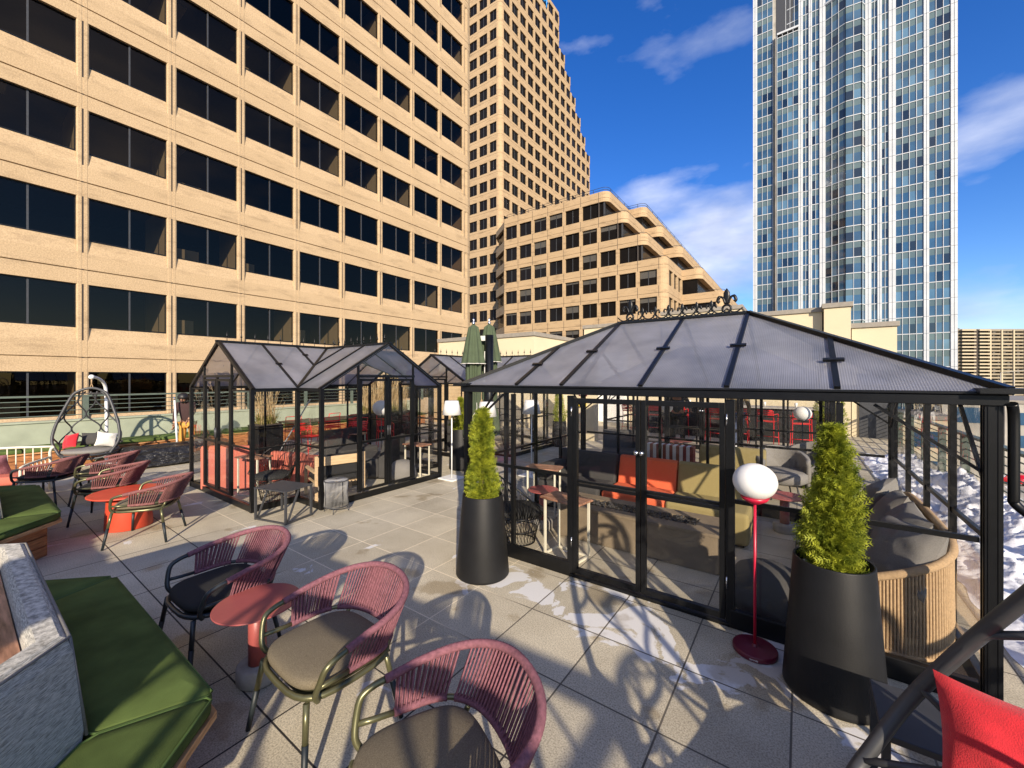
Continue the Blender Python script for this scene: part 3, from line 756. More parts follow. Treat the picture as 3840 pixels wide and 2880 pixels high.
# ---------------------------------------------------------------- low stepped building
def stepped():
    root = thing('terraced_office_building', (-30, 60, STREET), 'lower tan office building whose floors step down to the right with balconies', 'building')
    def off(mb): mb.v = [(x+30, y-60, z-STREET) for x, y, z in mb.v]; return mb
    ST = 3.82; wall = MB(); gl = MB(); rl = MB(); specs = []
    X0 = -42.9
    def wing(Y, Yb, ends, tops, n_low, fronts, x0):
        # storey i: parapet top tops[0]-i*ST
        for i in range(n_low):
            top = tops-ST*i; e = ends[min(i, len(ends)-1)]
            zp0 = top-1.5                    # parapet/belt zone
            if i < len(ends):
                wall.prism(rrect(x0, e, Y, Yb, 1.1, (0, 1, 0, 0)), top-.95, top)              # parapet band
                wall.prism(rrect(x0, e-.05, Y+.05, Yb, 1.1, (0, 1, 0, 0)), top-.99, top-.95, 1)
                wall.prism(rrect(x0, e, Y, Yb, 1.1, (0, 1, 0, 0)), top-1.55, top-.99)
            else:
                wall.prism(rrect(x0, e, Y, Yb, 1.1, (0, 1, 0, 0)), top-1.0, top+.1)
                wall.prism(rrect(x0, e-.05, Y+.05, Yb, 1.1, (0, 1, 0, 0)), top-1.04, top-1.0, 1)
                wall.prism(rrect(x0, e, Y, Yb, 1.1, (0, 1, 0, 0)), top-1.55, top-1.04)
            zh = top-1.55; zl = top-ST+.1 if i >= len(ends)-1 else top-ST
            ge = e-.5 if i >= len(ends)-1 else e-.7
            gl.prism(rrect(x0+.3, ge, Y+.35, Yb, .1, (0, 0, 0, 0)), zl, zh+.01)
            if i >= len(ends)-1 and fronts:
                wall.prism(rrect(e-1.2, e+.003, Y-.003, Y+1.3, 1.1, (0, 1, 0, 0)), zl, zh)     # solid rounded corner
            # railing on the step
            if i < len(ends):
                r0 = ends[i-1]-.9 if i else x0+.5
                path = [(r0, Y+.25)]+[(p[0]-.0, p[1]) for p in rrect(r0, e-.22, Y+.25, Yb-1, .9, (0, 1, 0, 0))[1:-2]]+[(e-.22, Yb-1)]
                for h in (.35, .7) if i == 0 else (.3,): rl.tube([(x, y, top+h) for x, y in path], .035, 5)
                if i == 0:
                    x = r0
                    while x < e-1: rl.bb(x-.03, x+.03, Y+.22, Y+.28, top, top+.7); x += 1.5
                for y in range(int(Y)+2, int(Yb)-1, 3): rl.bb(e-.25, e-.19, y, y+.06, top, top+(.7 if i == 0 else .3))
    ENDS = [-23.4, -20.6, -17.7, -14.95]
    wing(57.5, 112, ENDS, 30.2, 9, True, X0)
    wing(66.5, 114, [-20.6, -18.0, -15.0, -12.1, -9.0], 30.2, 9, True, -30)
    # front facade piers and windows, main wing
    for i in range(9):
        top = 30.2-ST*i; zh = top-1.55; zl = top-ST+.1 if i >= 3 else top-ST
        nwin = min(6+i, 9)
        for j in range(nwin+1):
            x = -42.82+2.98*j
            if j == nwin and i < 3: wall.bb(x-.06, x+.06, 57.52, 57.9, zl, zh, 1); continue
            wall.bb(x-.25 if j else x-.05, x+.25, 57.488, 57.9, zl, zh)
        for j in range(nwin):
            x0 = -42.57+2.98*j; x1 = x0+2.48
            if j == nwin-1 and i < 3: x1 += .2
            bl = (0, 0, 2, 0, 3, 0, 1)[(i*5+j*3) % 7]
            def fn(mb, x0=x0, x1=x1, zl=zl, zh=zh, bl=bl):
                quadxz(mb, x0, x1, 57.78, zl, zh); xc = (x0+x1)/2; mb.bb(xc-.05, xc+.05, 57.73, 57.8, zl, zh, 1)
                if bl: mb.bb(x0+.05, x1-.05, 57.765, 57.775, zh-.35*bl, zh, 2)
            specs.append(((x0+1, 57.5, zl+1), 2.4, fn))
        if i >= 3:     # windows on the side face of the front wing
            wall.bb(-15.5, -14.946, 66.3, 66.6, zl, zh)
            for j in range(3):
                y0 = 58.95+j*2.55
                wall.bb(-15.4, -14.94, y0+1.95, y0+2.55, zl, zh)
                def fn(mb, y0=y0, zl=zl, zh=zh):
                    quadyz(mb, -15.2, y0, y0+1.95, zl, zh); mb.bb(-15.25, -15.15, y0+.95, y0+1.0, zl, zh, 1)
                specs.append(((-15.2, y0+1, zl+1), 2.0, fn))
        for j in range(nwin+1):
            x = -42.82+2.98*j
            wall.bb(x-.03, x+.03, 57.494, 57.56, top-1.56, top-.03, 1)
        # balcony glazing posts
        for (e, yy, Lx) in ((ENDS[min(i, 3)], 57.5, 3),) if i < 3 else ():
            wall.bb(e-.85, e-.65, yy+.25, yy+.45, zl, zh, 2)
    # shaded splay on the left return
    sp = MB()
    for i in range(10):
        top = 30.2-ST*i
        wall.prism([(-42.9, 57.6), (-42.4, 59.5), (-44, 66), (-48.6, 63.2), (-47.3, 60.9)], top-1.5, top+.0 if i else top-.4)
        gl.prism([(-42.9, 58.0), (-42.4, 59.5), (-44, 66), (-48.2, 63.2), (-47.0, 61.3)], top-ST, top-1.5)
    off(wall).build('wall', ['precast2', 'joint', 'dkgrey'], root); off(gl).build('recessed_glazing', 'dglass', root); off(rl).build('balcony_railing', 'dkgrey', root)
    def wrap(f):
        def g(mb):
            n0 = len(mb.v); f(mb)
            for q in range(n0, len(mb.v)):
                x, y, z = mb.v[q]; mb.v[q] = (x+30, y-60, z-STREET)
        return g
    pick_parts([(c, sz, wrap(f)) for c, sz, f in specs], 'window', ['dglass', 'dkgrey', 'blind'], root)
stepped()

# ---------------------------------------------------------------- white and glass tower
def glass_tower():
    root = thing('glass_tower', (9, 140, STREET), 'tall blue glass skyscraper striped with white vertical piers on the right', 'building')
    OX, OY, OZ = 9, 140, STREET
    def off(mb): mb.v = [(x-OX, y-OY, z-OZ) for x, y, z in mb.v]; return mb
    Y = 130; ST = 3.84; zl0 = 62.1; ZT = 150
    core = MB(); core.bb(-10.6, 28.3, Y+.6, Y+35, STREET, ZT, 0); off(core).build('core', 'dkgrey', root)
    white = MB(); thin = MB(); specs = []; prnd = random.Random(21)
    wh = [(-10.63, -9.7, 0), (-.34, .53, 0), (1.81, 2.45, 0), (4.04, 5.18, 0), (12.86, 13.97, 0), (15.11, 15.85, 0), (17.1, 18.28, 0), (22.99, 23.83, 0), (27.27, 28.31, 0)]
    for x0, x1, p in wh:
        c_ = (x0+x1)/2
        white.bb(x0, c_-.05, Y-.35, Y+.7, STREET, ZT); white.bb(c_+.05, x1, Y-.35, Y+.7, STREET, ZT); white.bb(c_-.05, c_+.05, Y-.22, Y+.7, STREET, ZT)
    white.bb(-6.05, -5.4, Y+.2, Y+.9, STREET, ZT, 1); white.bb(-5.4, -5.03, Y-.9, Y+.9, STREET, 94, 1)
    white.bb(-9.75, 28.3, Y+34, Y+36, STREET, ZT)
    white.bb(27.8, 28.312, Y+.7, Y+35, STREET, ZT)
    # facets: (xa, ya, xb, yb, n mullions, ztop)
    fac = [(-9.7, Y+.2, -6.05, Y+.2, 3, ZT), (-5.03, Y-.9, -.34, Y-.9, 4, 94.1), (-5.03, Y+.9, -.34, Y+.5, 5, ZT), (.53, Y, 1.81, Y, 2, ZT), (2.45, Y, 4.04, Y, 2, ZT),
           (5.18, Y-.1, 9.04, Y-2.0, 3, 97.3), (9.04, Y-2.0, 12.1, Y-1.7, 2, 97.3), (12.1, Y-1.7, 12.86, Y-.1, 1, 97.3), (5.18, Y+.3, 12.86, Y+.3, 5, ZT),
           (13.97, Y, 15.11, Y, 2, ZT), (15.85, Y, 17.1, Y, 2, ZT), (18.28, Y-.1, 22.99, Y-.1, 4, ZT), (23.83, Y-.1, 27.27, Y-.1, 3, ZT)]
    k0 = int((STREET-zl0)/ST)-1; k1 = int((ZT-zl0)/ST)
    sp = MB()
    for fi, (xa, ya, xb, yb, n, zt) in enumerate(fac):
        nx, ny = (yb-ya), -(xb-xa); l = math.hypot(nx, ny); nx /= l; ny /= l
        if zt < ZT:
            white.add([(xa, ya, zt), (xb, yb, zt), (xb, Y+1, zt), (xa, Y+1, zt), (xa, ya, zt-.5), (xb, yb, zt-.5), (xb+nx*.3, yb+ny*.3, zt), (xa+nx*.3, ya+ny*.3, zt), (xa+nx*.3, ya+ny*.3, zt-.5), (xb+nx*.3, yb+ny*.3, zt-.5)],
                      [(0, 1, 2, 3), (7, 6, 1, 0), (8, 9, 6, 7), (4, 5, 9, 8)])
        low = STREET
        if fi in (2, 8): low = 92
        for k in range(k0, k1+1):
            zt_ = zl0+ST*(k+1); zb_ = zl0+ST*k
            if zb_ < low or zt_ > zt+1.5: continue
            zt_ = min(zt_, zt-.05)
            zm = zt_-ST*.40
            if fi not in (0,) or True:
                sp.add([(xa, ya, zm), (xb, yb, zm), (xb, yb, zt_), (xa, ya, zt_)], [(0, 1, 2, 3)])
            thin.add([(xa+nx*.12, ya+ny*.12, zt_-.09), (xb+nx*.12, yb+ny*.12, zt_-.09), (xb+nx*.12, yb+ny*.12, zt_+.09), (xa+nx*.12, ya+ny*.12, zt_+.09)], [(0, 1, 2, 3)])
            def fn(mb, xa=xa, ya=ya, xb=xb, yb=yb, zb_=zb_, zm=zm, n=n):
                for q in range(n):
                    a0, a1 = q/n, (q+1)/n; mi = prnd.choice((0, 0, 0, 0, 1, 2)); ti = prnd.uniform(-.02, .02)
                    mb.add([(lerp(xa, xb, a0)-OX, lerp(ya, yb, a0)-OY+ti, zb_-OZ), (lerp(xa, xb, a1)-OX, lerp(ya, yb, a1)-OY-ti, zb_-OZ), (lerp(xa, xb, a1)-OX, lerp(ya, yb, a1)-OY-ti, zm-OZ), (lerp(xa, xb, a0)-OX, lerp(ya, yb, a0)-OY+ti, zm-OZ)], [(0, 1, 2, 3)], mi)
            specs.append((((xa+xb)/2, ya, zb_+1), l, fn))
        for i in range(n+1):
            f = i/n; x = lerp(xa, xb, f); y = lerp(ya, yb, f)
            thin.bb(x-.045, x+.045, y-.16, y+.05, low, zt-.3)
        white.add([(xa, ya, STREET), (xa, Y+.6, STREET), (xa, Y+.6, zt), (xa, ya, zt)], [(0, 1, 2, 3)])
    off(white).build('white_pier', ['tw_white', 'conc_wall'], root); off(thin).build('mullion', 'tw_white', root); off(sp).build('spandrel_panel', 'bspan', root)
    pick_parts(specs, 'window', ['bglass', 'bglass_lt', 'bglass_dk'], root)
    jn = MB()
    for x0, x1, p in wh:
        for k in range(k0, k1+1): jn.bb(x0, x1, Y-.354, Y-.3, zl0+ST*k-.03, zl0+ST*k+.03)
    off(jn).build('panel_joint', 'dkgrey', root)
glass_tower()

# ---------------------------------------------------------------- far apartment slab, right edge
def apartments():
    fwd = Vector((-ST, CT, 0)); rt = Vector((CT, ST, 0)); D = 250
    org = fwd*D; ang = TH
    root = thing('apartment_building', (org.x, org.y, STREET), 'distant brown beige apartment slab with rows of balconies at the right edge', 'building')
    def X(a, b, z): return (org+rt*a+fwd*b)
    w = MB(); Mx = Matrix((rt, fwd, Vector((0, 0, 1)))).transposed().to_4x4()
    a0, a1 = 262, 345; zt = 31.7; st = 2.1
    w.bb(a0, a1, .8, 20, 0, zt-STREET, 3, Mx)
    n = int((zt-STREET)/st)
    for i in range(n+1): z = i*st; w.bb(a0, a1, 0, 1.2, z, z+1.0, 0, Mx)
    w.bb(a0, a1, -.1, 5, zt-STREET, zt-STREET+.8, 2, Mx)
    for a in (296.5, 303.6, 311, 318, 325, 332): w.bb(a-.45, a+.45, -.5, 1.2, 0, zt-STREET+.2, 1, Mx)
    for a in (275.5, 287.5): w.bb(a-1.2, a+1.2, -.3, 2, 0, zt-STREET+.5, 4, Mx)
    for i in range(n+1):
        z = i*st
        w.bb(277.6, 286.3, -1.6, 1, z+.1, z+.95, 5, Mx); w.bb(288.8, 295.5, -1.2, 1, z+.1, z+.95, 5, Mx)
    w.build('wall', ['apt', 'apt_lt', 'coping', 'dglass', 'joint', 'apt_lt'], root)
    rnd = random.Random(4); specs = []
    for i in range(n):
        for a in range(int(a0)+1, 330, 3):
            if 274 < a < 296 or rnd.random() < .45: continue
            z = i*st+1.05
            def fn(mb, a=a, z=z):
                mb.bb(a+.2, a+rnd.uniform(1.1, 2.2), .7, .78, z, z+1.0, 0, Mx)
            p = X(a, 0, 0); specs.append(((p.x, p.y, z+STREET), 2, fn))
    pick_parts(specs, 'window', ['blind'], root, 60)
    m = MB(); m.bb(276, 278, 3, 6, zt-STREET, zt-STREET+2.2, 0, Mx); m.bb(280, 281, 3, 6, zt-STREET, zt-STREET+1.6, 0, Mx); m.build('roof_plant', 'dkgrey', root)
apartments()

# ---------------------------------------------------------------- cream penthouse blocks
def block(name, x0, x1, y0, y1, z1, label, cop=.16):
    t = thing(name, ((x0+x1)/2, (y0+y1)/2, 0), label, 'wall')
    cx, cy = (x0+x1)/2, (y0+y1)/2
    m = MB(); m.bb(x0-cx, x1-cx, y0-cy, y1-cy, .002, z1-cop); m.build('wall', 'cream', t)
    m = MB(); m.bb(x0-cx-.06, x1-cx+.06, y0-cy-.06, y1-cy+.06, z1-cop+.001, z1); m.build('coping', 'coping', t, bevel=.01)
    return t
block('penthouse_wall', -13.6, -8.4, 13.2, 17.4, 3.75, 'cream rendered wall block behind the folded green umbrellas')
block('penthouse_wall', -8.3, -4.82, 17.46, 22, 4.43, 'cream wall block behind the left end of the big roof, taller than its left neighbour')
block('penthouse_wall', -4.74, -1.82, 17.5, 22, 4.74, 'cream wall block with taupe coping above the fleur finials, highest of the cream walls')
block('penthouse_wall', -1.75, .62, 17.6, 22, 4.4, 'cream wall block between the fleur finials and the stepped notch in front of the glass tower')
block('penthouse_wall', .66, 1.36, 17.3, 22, 4.47, 'narrow cream wall block standing proud with a dark side return')
b5 = block('penthouse_wall', 1.40, 2.5, 17.5, 22, 3.76, 'lowest cream wall block at the right end in front of the glass tower')
m = MB(); m.bb(-8.4, -6.2, 17.0, 17.44, .002, 3.1); tag(m.build('rooftop_unit', 'white'), 'white flat rooftop unit between the cream walls', 'rooftop unit')
m = MB(); m.bb(-13.4, -10.8, 12.6, 13.19, .002, 2.2)
for k in range(14): m.bb(-13.41, -10.79, 12.585, 12.6, .1+k*.15, .19+k*.15)
tag(m.build('siding_wall', 'brick'), 'low tan horizontally sided wall behind the second glass house', 'wall')
t = thing('service_door', (2.0, 17.49, 0), 'dark grey service door at the right end of the cream wall', 'door')
m = MB(); m.bb(-.42, .42, -.05, 0, .002, 2.1); m.build('door_leaf', 'dkgrey', t); m = MB(); m.bb(.3, .36, -.1, -.051, 1.0, 1.12); m.build('handle', 'steel', t)

# right railing and snow
t = thing('guard_railing', (2.3, 10, 0), 'grey green railing with horizontal bars along the snowy right edge of the terrace', 'railing')
m = MB(); m.bb(-.05, .05, -11, 7.4, .96, 1.0); m.build('handrail', 'rail', t)
for z in (.14, .26, .38, .5, .62, .74, .86):
    m = MB(); m.cyl((0, -11, z), (0, 7.4, z), .010, n=6); m.build('rail_bar', 'rail', t)
for k in range(14):
    y = -10.9+1.38*k; m = MB(); m.bb(-.05, .05, y-.05, y+.05, .002, .957); m.build('post', 'rail', t)
m = MB(); N1, N2 = 44, 420; vs = []; fs = []
for j in range(N2+1):
    for i in range(N1+1):
        x = 1.22+1.0*i/N1; y = 2.2+11.5*j/N2
        e = min(1, min(i, N1-i*.35)/6)*min(1, min(j, N2-j)/8)
        h = .08+.26*(i/N1)**1.2+.16*noise.noise((x*2.1, y*1.6, 3))+.13*abs(noise.noise((x*5, y*5, 1)))+.07*noise.noise((x*11, y*11, 5))+.04*noise.noise((x*23, y*23, 8))
        vs.append((x+.07*noise.noise((x*3, y*3, 9)), y, max(.003, h*e*(.62+.38*math.sin(y*.8+1)))))
for j in range(N2):
    for i in range(N1):
        a = j*(N1+1)+i; fs.append((a, a+1, a+N1+2, a+N1+1))
m.add(vs, fs, 0, True); o = m.build('snow_bank', 'snow'); o['kind'] = 'stuff'; o['label'] = 'ridge of shovelled snow along the right railing'; o['category'] = 'snow'
# ---------------------------------------------------------------- hip roofed glass gazebo
def gazebo(loc, label, group='hip roofed glass pavilions'):
    t = thing('glass_gazebo', loc, label, 'gazebo', group)
    hx, hy = 2.085, 1.585; EZ = 1.86; RZ = 2.655; ex, ey = hx+.02, hy+.02; r0, r1 = -.78, .67
    def P(name, mb, mt='black', **k): return mb.build(name, mt, t, **k)
    # corner posts with flutes
    for sx in (-1, 1):
        for sy in (-1, 1):
            m = MB(); x, y = sx*(hx-.035), sy*(hy-.035)
            m.bb(x-.036, x+.036, y-.036, y+.036, .002, EZ-.05)
            for d in (-.02, .02):
                m.bb(x+d-.004, x+d+.004, y-.040, y+.040, .01, EZ-.06); m.bb(x-.040, x+.040, y+d-.004, y+d+.004, .012, EZ-.062)
            P('corner_post', m)
    gut = MB()
    for (a, b, c_, d) in ((-ex, ex, -ey, -ey+.07), (-ex, ex, ey-.07, ey), (-ex, -ex+.07, -ey+.07, ey-.07), (ex-.07, ex, -ey+.07, ey-.07)): gut.bb(a, b, c_, d, EZ-.075, EZ-.012)
    for (a, b, c_, d) in ((-ex-.015, ex+.015, -ey-.015, -ey+.05), (-ex-.015, ex+.015, ey-.05, ey+.015), (-ex-.015, -ex+.05, -ey+.05, ey-.05), (ex-.05, ex+.015, -ey+.05, ey-.05)): gut.bb(a, b, c_, d, EZ-.011, EZ+.006)
    P('gutter', gut, bevel=.004)
    base = MB()
    def seg(x0, y0, x1, y1, h, w=.05, z=.002):
        base.bar((x0, y0, z+h/2), (x1, y1, z+h/2), w, h, 0) if False else None
        if abs(x1-x0) > abs(y1-y0): base.bb(min(x0, x1), max(x0, x1), y0-w/2, y0+w/2, z, z+h)
        else: base.bb(x0-w/2, x0+w/2, min(y0, y1), max(y0, y1), z, z+h)
    yf = -(hy-.035); yb = hy-.035; xl = -(hx-.035); xr = hx-.035
    seg(xl+.05, yf, -.70, yf, .14); seg(.69, yf, xr-.05, yf, .14); seg(xl+.05, yb, xr-.05, yb, .12); seg(xl, yf+.05, xl, yb-.05, .12); seg(xr, yf+.05, xr, yb-.05, .12)
    seg(-.70, yf, .69, yf, .03)
    P('base_rail', base, bevel=.004)
    post = [(-1.395, yf, 1), (-.70, yf, 1.6), (.69, yf, 1.6), (1.355, yf, 1)] + [(x, yb, 1) for x in (-1.395, -.70, 0, .69, 1.355)] + [(x, y, 1) for x in (xl, xr) for y in (-.80, -.055, .70)]
    for x, y, k in post:
        m = MB(); w = .019*k; m.bb(x-w, x+w, y-.022, y+.022, .145 if abs(y) > 1.5 and k < 1.5 else .125 if k < 1.5 else .04, EZ-.086); P('post', m)
    # middle rails
    def rail(x0, y0, x1, y1, z, n=1):
        m = MB(); m.bar((x0, y0, z), (x1, y1, z), .024, .032)
        P('middle_rail', m)
    for a, b in ((xl+.05, -1.416), (-1.374, -.732), (.722, 1.334), (1.376, xr-.05)): rail(a, yf, b, yf, .985)
    bx = [xl+.05, -1.395, -.70, 0, .69, 1.355, xr-.05]
    for a, b in zip(bx, bx[1:]): rail(a+.022, yb, b-.022, yb, .985)
    by = [yf+.05, -.80, -.055, .70, yb-.05]
    for x in (xl, xr):
        for a, b in zip(by, by[1:]): rail(x, a+.022, x, b-.022, .985)
    # glass
    def pane(p, q, z0, z1):
        m = MB(); m.add([(*p, z0), (*q, z0), (*q, z1), (*p, z1)], [(0, 1, 2, 3)]); m.build('glass_pane', 'pane', t)
    for z0, z1 in ((.14, .97), (1.0, EZ-.087)):
        for a, b in ((xl+.045, -1.41), (-1.38, -.73), (.72, 1.34), (1.37, xr-.045)): pane((a, yf), (b, yf), z0, z1)
        for a, b in zip(bx, bx[1:]): pane((a+.015, yb), (b-.015, yb), z0, z1)
        for x in (xl, xr):
            for a, b in zip(by, by[1:]): pane((x, a+.015), (x, b-.015), z0, z1)
    # double door
    for s_, (a, b) in ((-1, (-.668, -.012)), (1, (-.006, .656))):
        d = MB(); w = .042
        d.bb(a, a+w, yf-.022, yf+.022, .05, EZ-.11); d.bb(b-w, b, yf-.022, yf+.022, .05, EZ-.11)
        d.bb(a+w, b-w, yf-.022, yf+.022, .05, .10); d.bb(a+w, b-w, yf-.022, yf+.022, EZ-.155, EZ-.11)
        d.bb(a+w, b-w, yf-.022, yf+.022, .90, .928); d.bb(a+w, b-w, yf-.018, yf+.018, .936, .96)
        o = d.build('door', 'black', t, bevel=.003)
        for z0, z1 in ((.10, .90), (.96, EZ-.155)):
            m = MB(); m.add([(a+w, yf, z0), (b-w, yf, z0), (b-w, yf, z1), (a+w, yf, z1)], [(0, 1, 2, 3)]); m.build('glass_pane', 'pane', o)
        hxp = b-.021 if s_ < 0 else a+.021
        m = MB(); m.cyl((hxp, yf-.022, 1.29), (hxp, yf-.055, 1.29), .008, n=10); m.sphere((hxp, yf-.068, 1.29), .022, 14, 10); m.build('knob', 'steel', o)
        for z in (.35, 1.62):
            hx2 = a-.012 if s_ < 0 else b+.012
            m = MB(); m.bb(hx2-.006, hx2+.006, yf-.032, yf-.0225, z-.045, z+.045); m.cyl((hx2, yf-.034, z-.045), (hx2, yf-.034, z+.045), .006, n=8); m.build('hinge', 'steel', o)
    # roof
    apexL = Vector((r0, 0, RZ)); apexR = Vector((r1, 0, RZ))
    def topx(x):
        if x < r0: s = (x+ex)/(r0+ex)
        elif x > r1: s = (ex-x)/(ex-r1)
        else: s = 1
        return s
    rx = [-ex, -1.32, r0, 0, r1, 1.34, ex]; EV = EZ+.008
    for sy in (-1, 1):
        for a, b in zip(rx, rx[1:]):
            sa, sb = topx(a), topx(b); pts = []
            for x, s in ((a, 0), (b, 0), (b, sb), (a, sa)):
                q = (x, sy*ey*(1-s), EV+(RZ-EV)*s)
                if not pts or (Vector(q)-Vector(pts[-1][0])).length > 1e-4: pts.append((q, (x, s*1.8)))
            if (Vector(pts[0][0])-Vector(pts[-1][0])).length < 1e-4: pts.pop()
            m = MB(); m.add([p[0] for p in pts], [tuple(range(len(pts)))], uvs=[[p[1] for p in pts]]); m.build('roof_panel', 'poly', t)
        for x in rx[1:-1]:
            s = topx(x); m = MB(); a = Vector((x, sy*ey, EV+.008)); b = Vector((x, sy*ey*(1-s), EV+(RZ-EV)*s+.008)); m.bar(a, b, .036, .03)
            c_ = a.lerp(b, .45); d_ = (b-a).normalized(); m.box(c_+Vector((0, 0, .02)), (.13, .035, .02), 0, 0, rx=math.atan2(b.z-a.z, (b.y-a.y))*1 if sy < 0 else math.atan2(b.z-a.z, -(b.y-a.y))*-1)
            P('rafter', m)
    for sx, ax in ((-1, apexL), (1, apexR)):
        ys = [-ey, -.55, .55, ey]
        for a, b in zip(ys, ys[1:]):
            pts = []
            for y, low in ((a, 1), (b, 1), (b, 0), (a, 0)):
                s = 0 if low else 1-abs(y)/ey
                q = Vector((sx*ex, y, EV)); 
                if not low: q = Vector((lerp(sx*ex, ax.x, s), y, lerp(EV, RZ, s)))
                pts.append((tuple(q), (y, s*1.8)))
            if a < 0 < b: pts = pts[:3]+[((ax.x, 0, RZ), (0, 1.8))]+pts[3:]
            clean = []
            for p in pts:
                if not clean or (Vector(p[0])-Vector(clean[-1][0])).length > 1e-4: clean.append(p)
            if (Vector(clean[0][0])-Vector(clean[-1][0])).length < 1e-4: clean.pop()
            m = MB(); m.add([p[0] for p in clean], [tuple(range(len(clean)))], uvs=[[p[1] for p in clean]]); m.build('roof_panel', 'poly', t)
        for y in (-.55, .55):
            s = 1-abs(y)/ey; m = MB(); m.bar((sx*ex, y, EV+.008), (lerp(sx*ex, ax.x, s), y, lerp(EV, RZ, s)+.008), .03, .03); P('rafter', m)
    for sx in (-1, 1):
        for sy in (-1, 1):
            m = MB(); ax = apexL if sx < 0 else apexR
            m.bar((sx*(ex-.0), sy*ey, EV+.012), (ax.x, 0, RZ+.015), .06, .035)
            m.box((sx*(ex-.03), sy*(ey-.03), EV+.004), (.2, .2, .03)); P('hip_rafter', m)
            m = MB(); m.bar((sx*(hx-.55), sy*(hy-.05), EZ-.09), (sx*(hx-.06), sy*(hy-.06), 1.38), .02, .02)
            P('brace', m)
            m = MB(); m.bar((sx*(hx-.05), sy*(hy-.55), EZ-.09), (sx*(hx-.06), sy*(hy-.08), 1.36), .02, .02); P('brace', m)
    m = MB(); m.bb(r0-.03, r1+.03, -.035, .035, RZ-.005, RZ+.028); P('ridge_cap', m, bevel=.004)
    # cresting: two tall fleurs with six small ones, scallops between
    xs = [-.65+1.11*k/7 for k in range(8)]
    for k, x in enumerate(xs):
        h = .27 if k in (0, 7) else .155
        m = MB(); z = RZ+.03
        m.tube([(x+.16*h*math.cos(a), 0, z+.17*h+.16*h*math.sin(a)) for a in [2*math.pi*i/12 for i in range(12)]], .05*h, 6, True)
        m.rings([[(x+w*h*math.cos(a), .35*w*h*math.sin(a), z+zz*h) for a in [2*math.pi*i/10 for i in range(10)]] for w, zz in ((.05, .3), (.10, .42), (.09, .52), (.13, .68), (.12, .84), (.05, .96), (.01, 1.02))])
        for s_ in (-1, 1):
            m.tube(catmull([(x+s_*.06*h, 0, z+.38*h), (x+s_*.14*h, 0, z+.62*h), (x+s_*.27*h, 0, z+.68*h), (x+s_*.34*h, 0, z+.52*h), (x+s_*.28*h, 0, z+.44*h)], 4), [.05*h]*8+[.07*h]*9, 6)
        P('finial', m)
    m = MB()
    for k in range(-1, 8):
        a = xs[0]+k*1.11/7; m.tube([(a+1.11/7*i/8, 0, RZ+.032+.045*(2*i/8-1)**2) for i in range(9)], .008, 6)
    P('cresting_scroll', m)
    return t
GAZ = gazebo((-1.135, 5.115, 0), 'large hip roofed black framed glass pavilion with fleur cresting in the foreground right')
m = MB(); m.tube(catmull([(.975, 3.50, 1.80), (.99, 3.53, 1.70), (.99, 3.53, 1.3), (.995, 3.53, 1.23), (1.05, 3.50, 1.17)], 5), .024, 10)
dsp = m.build('downspout', 'black', None); dsp.parent = GAZ; dsp.location = (1.135, -5.115, 0)
GAZL = [dup(GAZ, (-1.6, 10.35, 0), label='matching glass pavilion standing beyond the big one, seen through its panes'),
        dup(GAZ, (.35, -2.60, 0), label='unseen glass pavilion just behind the camera that throws its shadow over the floor'),
        dup(GAZ, (-3.4, -4.0, 0), label='unseen glass pavilion added behind the near green bench to shade the floor')]  # last two copies stand unseen, placed for the shade they cast

# roof panels taken out of the unseen pavilion to let sun patches through
for ch in kids(GAZL[1]):
    if ch.name.startswith('roof_panel'):
        vs = [v.co for v in ch.data.vertices]; cx = sum(v.x for v in vs)/len(vs); cy = sum(v.y for v in vs)/len(vs); wx_ = max(v.x for v in vs)-min(v.x for v in vs)
        if (cy < -.3 and .1 < cx < 1.2) or cx > 1.25: bpy.data.objects.remove(ch)
